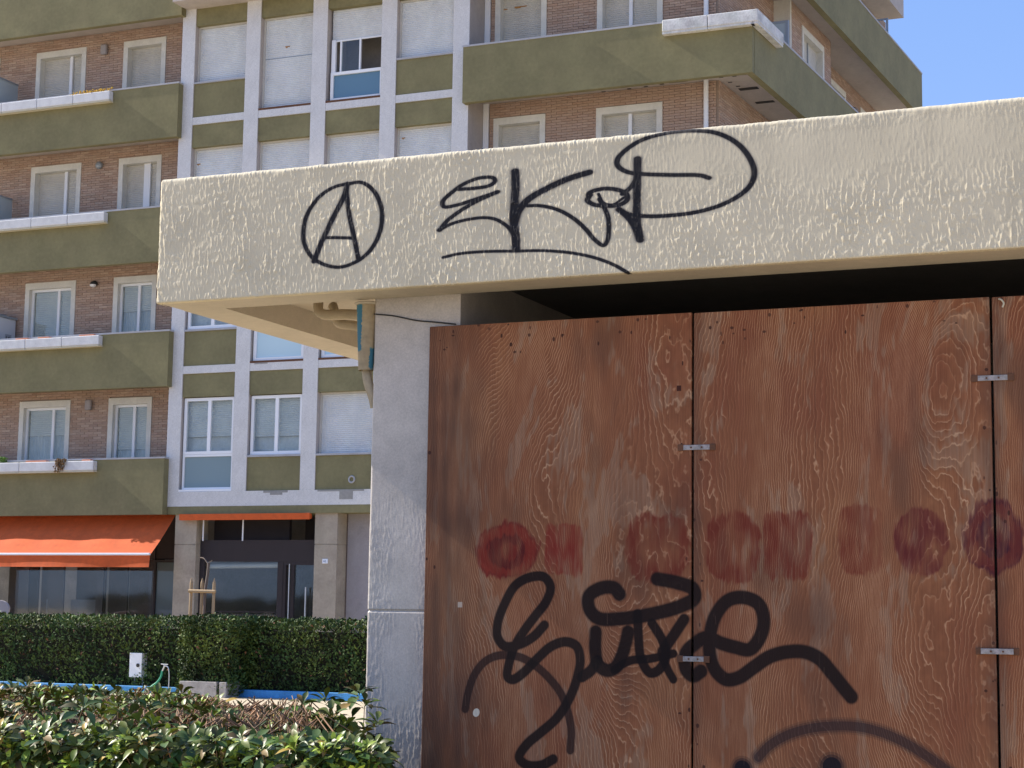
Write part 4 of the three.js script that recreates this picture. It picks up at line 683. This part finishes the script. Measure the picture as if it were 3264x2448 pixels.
          let c = i > 5 ? [96, 40, 36] : i < 2 ? [126, 44, 32] : [108, 45, 31];
          if (ring === 1) { const d = Math.max(sstep(0.66, 0.56, q) * sstep(0.2, 0.36, q), 0.35 * sstep(0.3, 0.2, q), 0.6 * sstep(0.86, 0.95, q)) * (0.75 + 0.5 * noise(U0 * 60, V0 * 16, 63)); c = c.map((v, k) => v + ((i > 5 ? [60, 26, 38] : [84, 27, 25])[k] - v) * clamp01(d)); cov *= 1.15; }
          cov = clamp01(cov); r += (c[0] - r) * cov; gg += (c[1] - gg) * cov; b += (c[2] - b) * cov;
        }
        return [r, gg, b];
      });
      const X = (u) => (u - u0) * S, Y = (v) => (top - v) * H / ht;
      spray(ctx, thinTag, X, Y, S, '34,20,18', [[1.25, 0.2], [1.0, 0.66]]);
      spray(ctx, boardTag, X, Y, S, '24,15,14', [[1.22, 0.16], [1.06, 0.45], [0.92, 0.74]]);
      spray(ctx, fuzzTag.slice(0, 1), X, Y, S, '38,30,34', [[1.7, 0.16], [1.3, 0.26], [0.9, 0.45]]);
      spray(ctx, fuzzTag.slice(1), X, Y, S, '20,18,26', [[1.4, 0.2], [1.15, 0.35], [0.9, 0.8]]);
      // wood fibres scraped bare through the paint, nail stains, splinters
      const r = rng(1000 + bi);
      for (let i = 0; i < 420; i++) { const x = r() * W, y = r() * H, l = 6 + r() * 40; ctx.strokeStyle = r() > 0.4 ? `rgba(186,150,118,${0.12 + r() * 0.2})` : `rgba(70,40,30,${0.15 + r() * 0.2})`; ctx.lineWidth = 0.8 + r(); ctx.beginPath(); ctx.moveTo(x, y); ctx.lineTo(x + (r() - 0.5) * 4, y + l); ctx.stroke(); }
      for (let i = 0; i < 46; i++) { const edge = r() > 0.5, x = edge ? (r() > 0.5 ? r() * 0.05 : wd - r() * 0.05) : r() * wd, y = edge ? r() * ht : ht - r() * 0.14; ctx.fillStyle = `rgba(50,28,22,${0.4 + r() * 0.4})`; ctx.beginPath(); ctx.ellipse(x * S, H - y * H / ht, 2 + r() * 4.5, 2.5 + r() * 6, 0, 0, 6.3); ctx.fill(); }
      if (bi === 0) { ctx.fillStyle = 'rgba(206,196,176,0.95)'; ctx.beginPath(); ctx.ellipse(X(-3.311), Y(1.117), 0.016 * S, 0.019 * S, 0.4, 0, 6.3); ctx.fill(); ctx.fillStyle = 'rgba(190,176,160,0.8)'; ctx.fillRect(X(-3.41), Y(1.6), 0.022 * S, 0.024 * S); ctx.fillStyle = 'rgba(60,30,22,0.9)'; ctx.fillRect(X(-2.39), Y(2.535), 0.02 * S, 0.024 * S); }
      if (bi === 1) { ctx.strokeStyle = 'rgba(60,36,28,0.6)'; ctx.lineWidth = 1.4; ctx.beginPath(); ctx.moveTo(X(-1.785), 0); ctx.lineTo(X(-1.787), Y(2.2)); ctx.stroke(); }
    }, { clamp: true });
    const bump = (() => { const d = new Uint8Array(W * H * 4); for (let y = 0; y < H; y++) for (let x = 0; x < W; x++) { const g = field[(H - 1 - y) * W + x] * 10, f = g - Math.floor(g), v = 90 + 120 * Math.max(0, 1 - Math.min(f, 1 - f) / 0.2) + 30 * noise(x / S * 150, y / S * 7, sd + 60), o = (y * W + x) * 4; d[o] = d[o + 1] = d[o + 2] = Math.max(0, Math.min(255, v)); d[o + 3] = 255; } const t = new THREE.DataTexture(d, W, H); t.magFilter = THREE.LinearFilter; t.needsUpdate = true; return t; })();
    const p = kp('plywood_board', rbox(u0, u1, BB, top, PLY - 0.018, PLY, 0.003, 1), phys('stained_plywood', [1, 1, 1], 0.7, { map, bumpMap: bump, bumpScale: 0.0005, specularIntensity: 0.35 }));
    const pos = p.geometry.attributes.position, uv = p.geometry.attributes.uv, b = kio.frame.base; for (let i = 0; i < pos.count; i++) uv.setXY(i, (pos.getX(i) + b[0] - u0) / wd, (pos.getY(i) + b[1] - BB) / ht);
  });
  // straps that hold the boards together
  for (const [u0, u1, h, tilt, n] of [[-2.384, -2.216, 2.266, 0.02, 0], [-1.146, -0.978, 2.517, 0, 0], [-1.147, -0.981, 1.431, 0.01, 0.012], [-2.384, -2.242, 1.373, 0.02, 0]]) {
    const t = 0.011, s = kp('strap', rbox(u0 + 0.02, u1 - 0.02, h - t, h + t, PLY + 0.0012, PLY + 0.005 + n, 0.0015, 1), M.strapMetal);
    for (const u of [u0, u1 - 0.026]) kp('strap_end', rbox(u, u + 0.026, h - t - 0.003, h + t + 0.003, PLY + 0.0011, PLY + 0.006, 0.0015, 1), M.rust, s);
    for (const k of [0.36, 0.64]) kp('screw', new THREE.CylinderGeometry(0.004, 0.004, 0.003, 8).rotateX(Math.PI / 2).translate(u0 + (u1 - u0) * k, h, PLY + 0.006 + n), M.rust, s);
  }
  kp('hook', tube([[-1.03, 2.835, PLY + 0.01], [-1.02, 2.83, PLY + 0.02], [-1.01, 2.815, PLY + 0.02], [-1.016, 2.8, PLY + 0.015]], 0.004, 12, 6), M.cream);
  // pipes under the overhang and the cable on the pillar
  const pipePaint = std('pipe_paint', [0.5, 0.42, 0.3], 0.7, { map: canvasTex(256, 512, (ctx, w, h) => { fillPixels(ctx, w, h, (x, y) => { const k = 216 + 26 * fbm(x / 30, y / 50, 3, 3), u = x / w, v = 1 - y / h, wob = 0.03 * noise(x / 14, y / 22, 23) + 0.012 * noise(x / 5, y / 6, 24), patch = Math.max(sstep(0.075, 0.06, Math.abs(u - 0.92 + 0.05 * (0.7 - v)) + wob) * sstep(0.3, 0.34, Math.abs(v - 0.62) * -1 + 0.66 + wob), sstep(0.075, 0.06, Math.abs(u - 0.2) + wob) * sstep(0.17, 0.13, Math.abs(v - 0.17) + wob)); return [k + (70 - k) * patch, k * 0.97 + (160 - k * 0.97) * patch, k * 0.9 + (220 - k * 0.9) * patch]; }); }) });
  const dp = new THREE.CylinderGeometry(0.052, 0.036, 0.32, 20, 6, true); dp.translate(-3.932, 2.83, -7.4);
  kp('downpipe', dp, std('downpipe_paint', [0.5, 0.42, 0.3], 0.7, { map: pipePaint.map, side: THREE.DoubleSide }));
  kp('downpipe_band', new THREE.TorusGeometry(0.053, 0.007, 8, 20).rotateX(Math.PI / 2).translate(-3.932, 2.985, -7.4), M.plaster);
  const bare = std('bare_pipe_paint', [0.5, 0.41, 0.28], 0.7, { map: grain2 });
  kp('downpipe_spout', tube([[-3.945, 2.72, -7.42], [-3.93, 2.62, -7.42], [-3.905, 2.54, -7.43], [-3.9, 2.5, -7.44]], 0.024, 16, 8), bare);
  for (const pts of [[[-4.4, 3.1, -7.76], [-4.36, 3.015, -7.71], [-4.2, 2.998, -7.7], [-4.02, 2.983, -7.7], [-3.88, 2.97, -7.7]], [[-4.44, 3.1, -7.98], [-4.37, 3.0, -7.92], [-4.26, 2.975, -7.9], [-4.1, 2.935, -7.9], [-3.88, 2.89, -7.9]]]) kp('conduit', tube(pts, 0.026, 28, 8), bare);
  kp('conduit_clip', box(-4.03, -3.99, 3.0, 3.119, -7.75, -7.69), bare);
  kp('cable', tube([[-3.882, 2.931, FACE + 0.006], [-3.78, 2.917, FACE + 0.006], [-3.66, 2.889, FACE + 0.006], [-3.56, 2.876, FACE + 0.006], [-3.46, 2.862, FACE + 0.006]], 0.0035, 24, 6), M.black);
}
renderer.render(scene, camera);
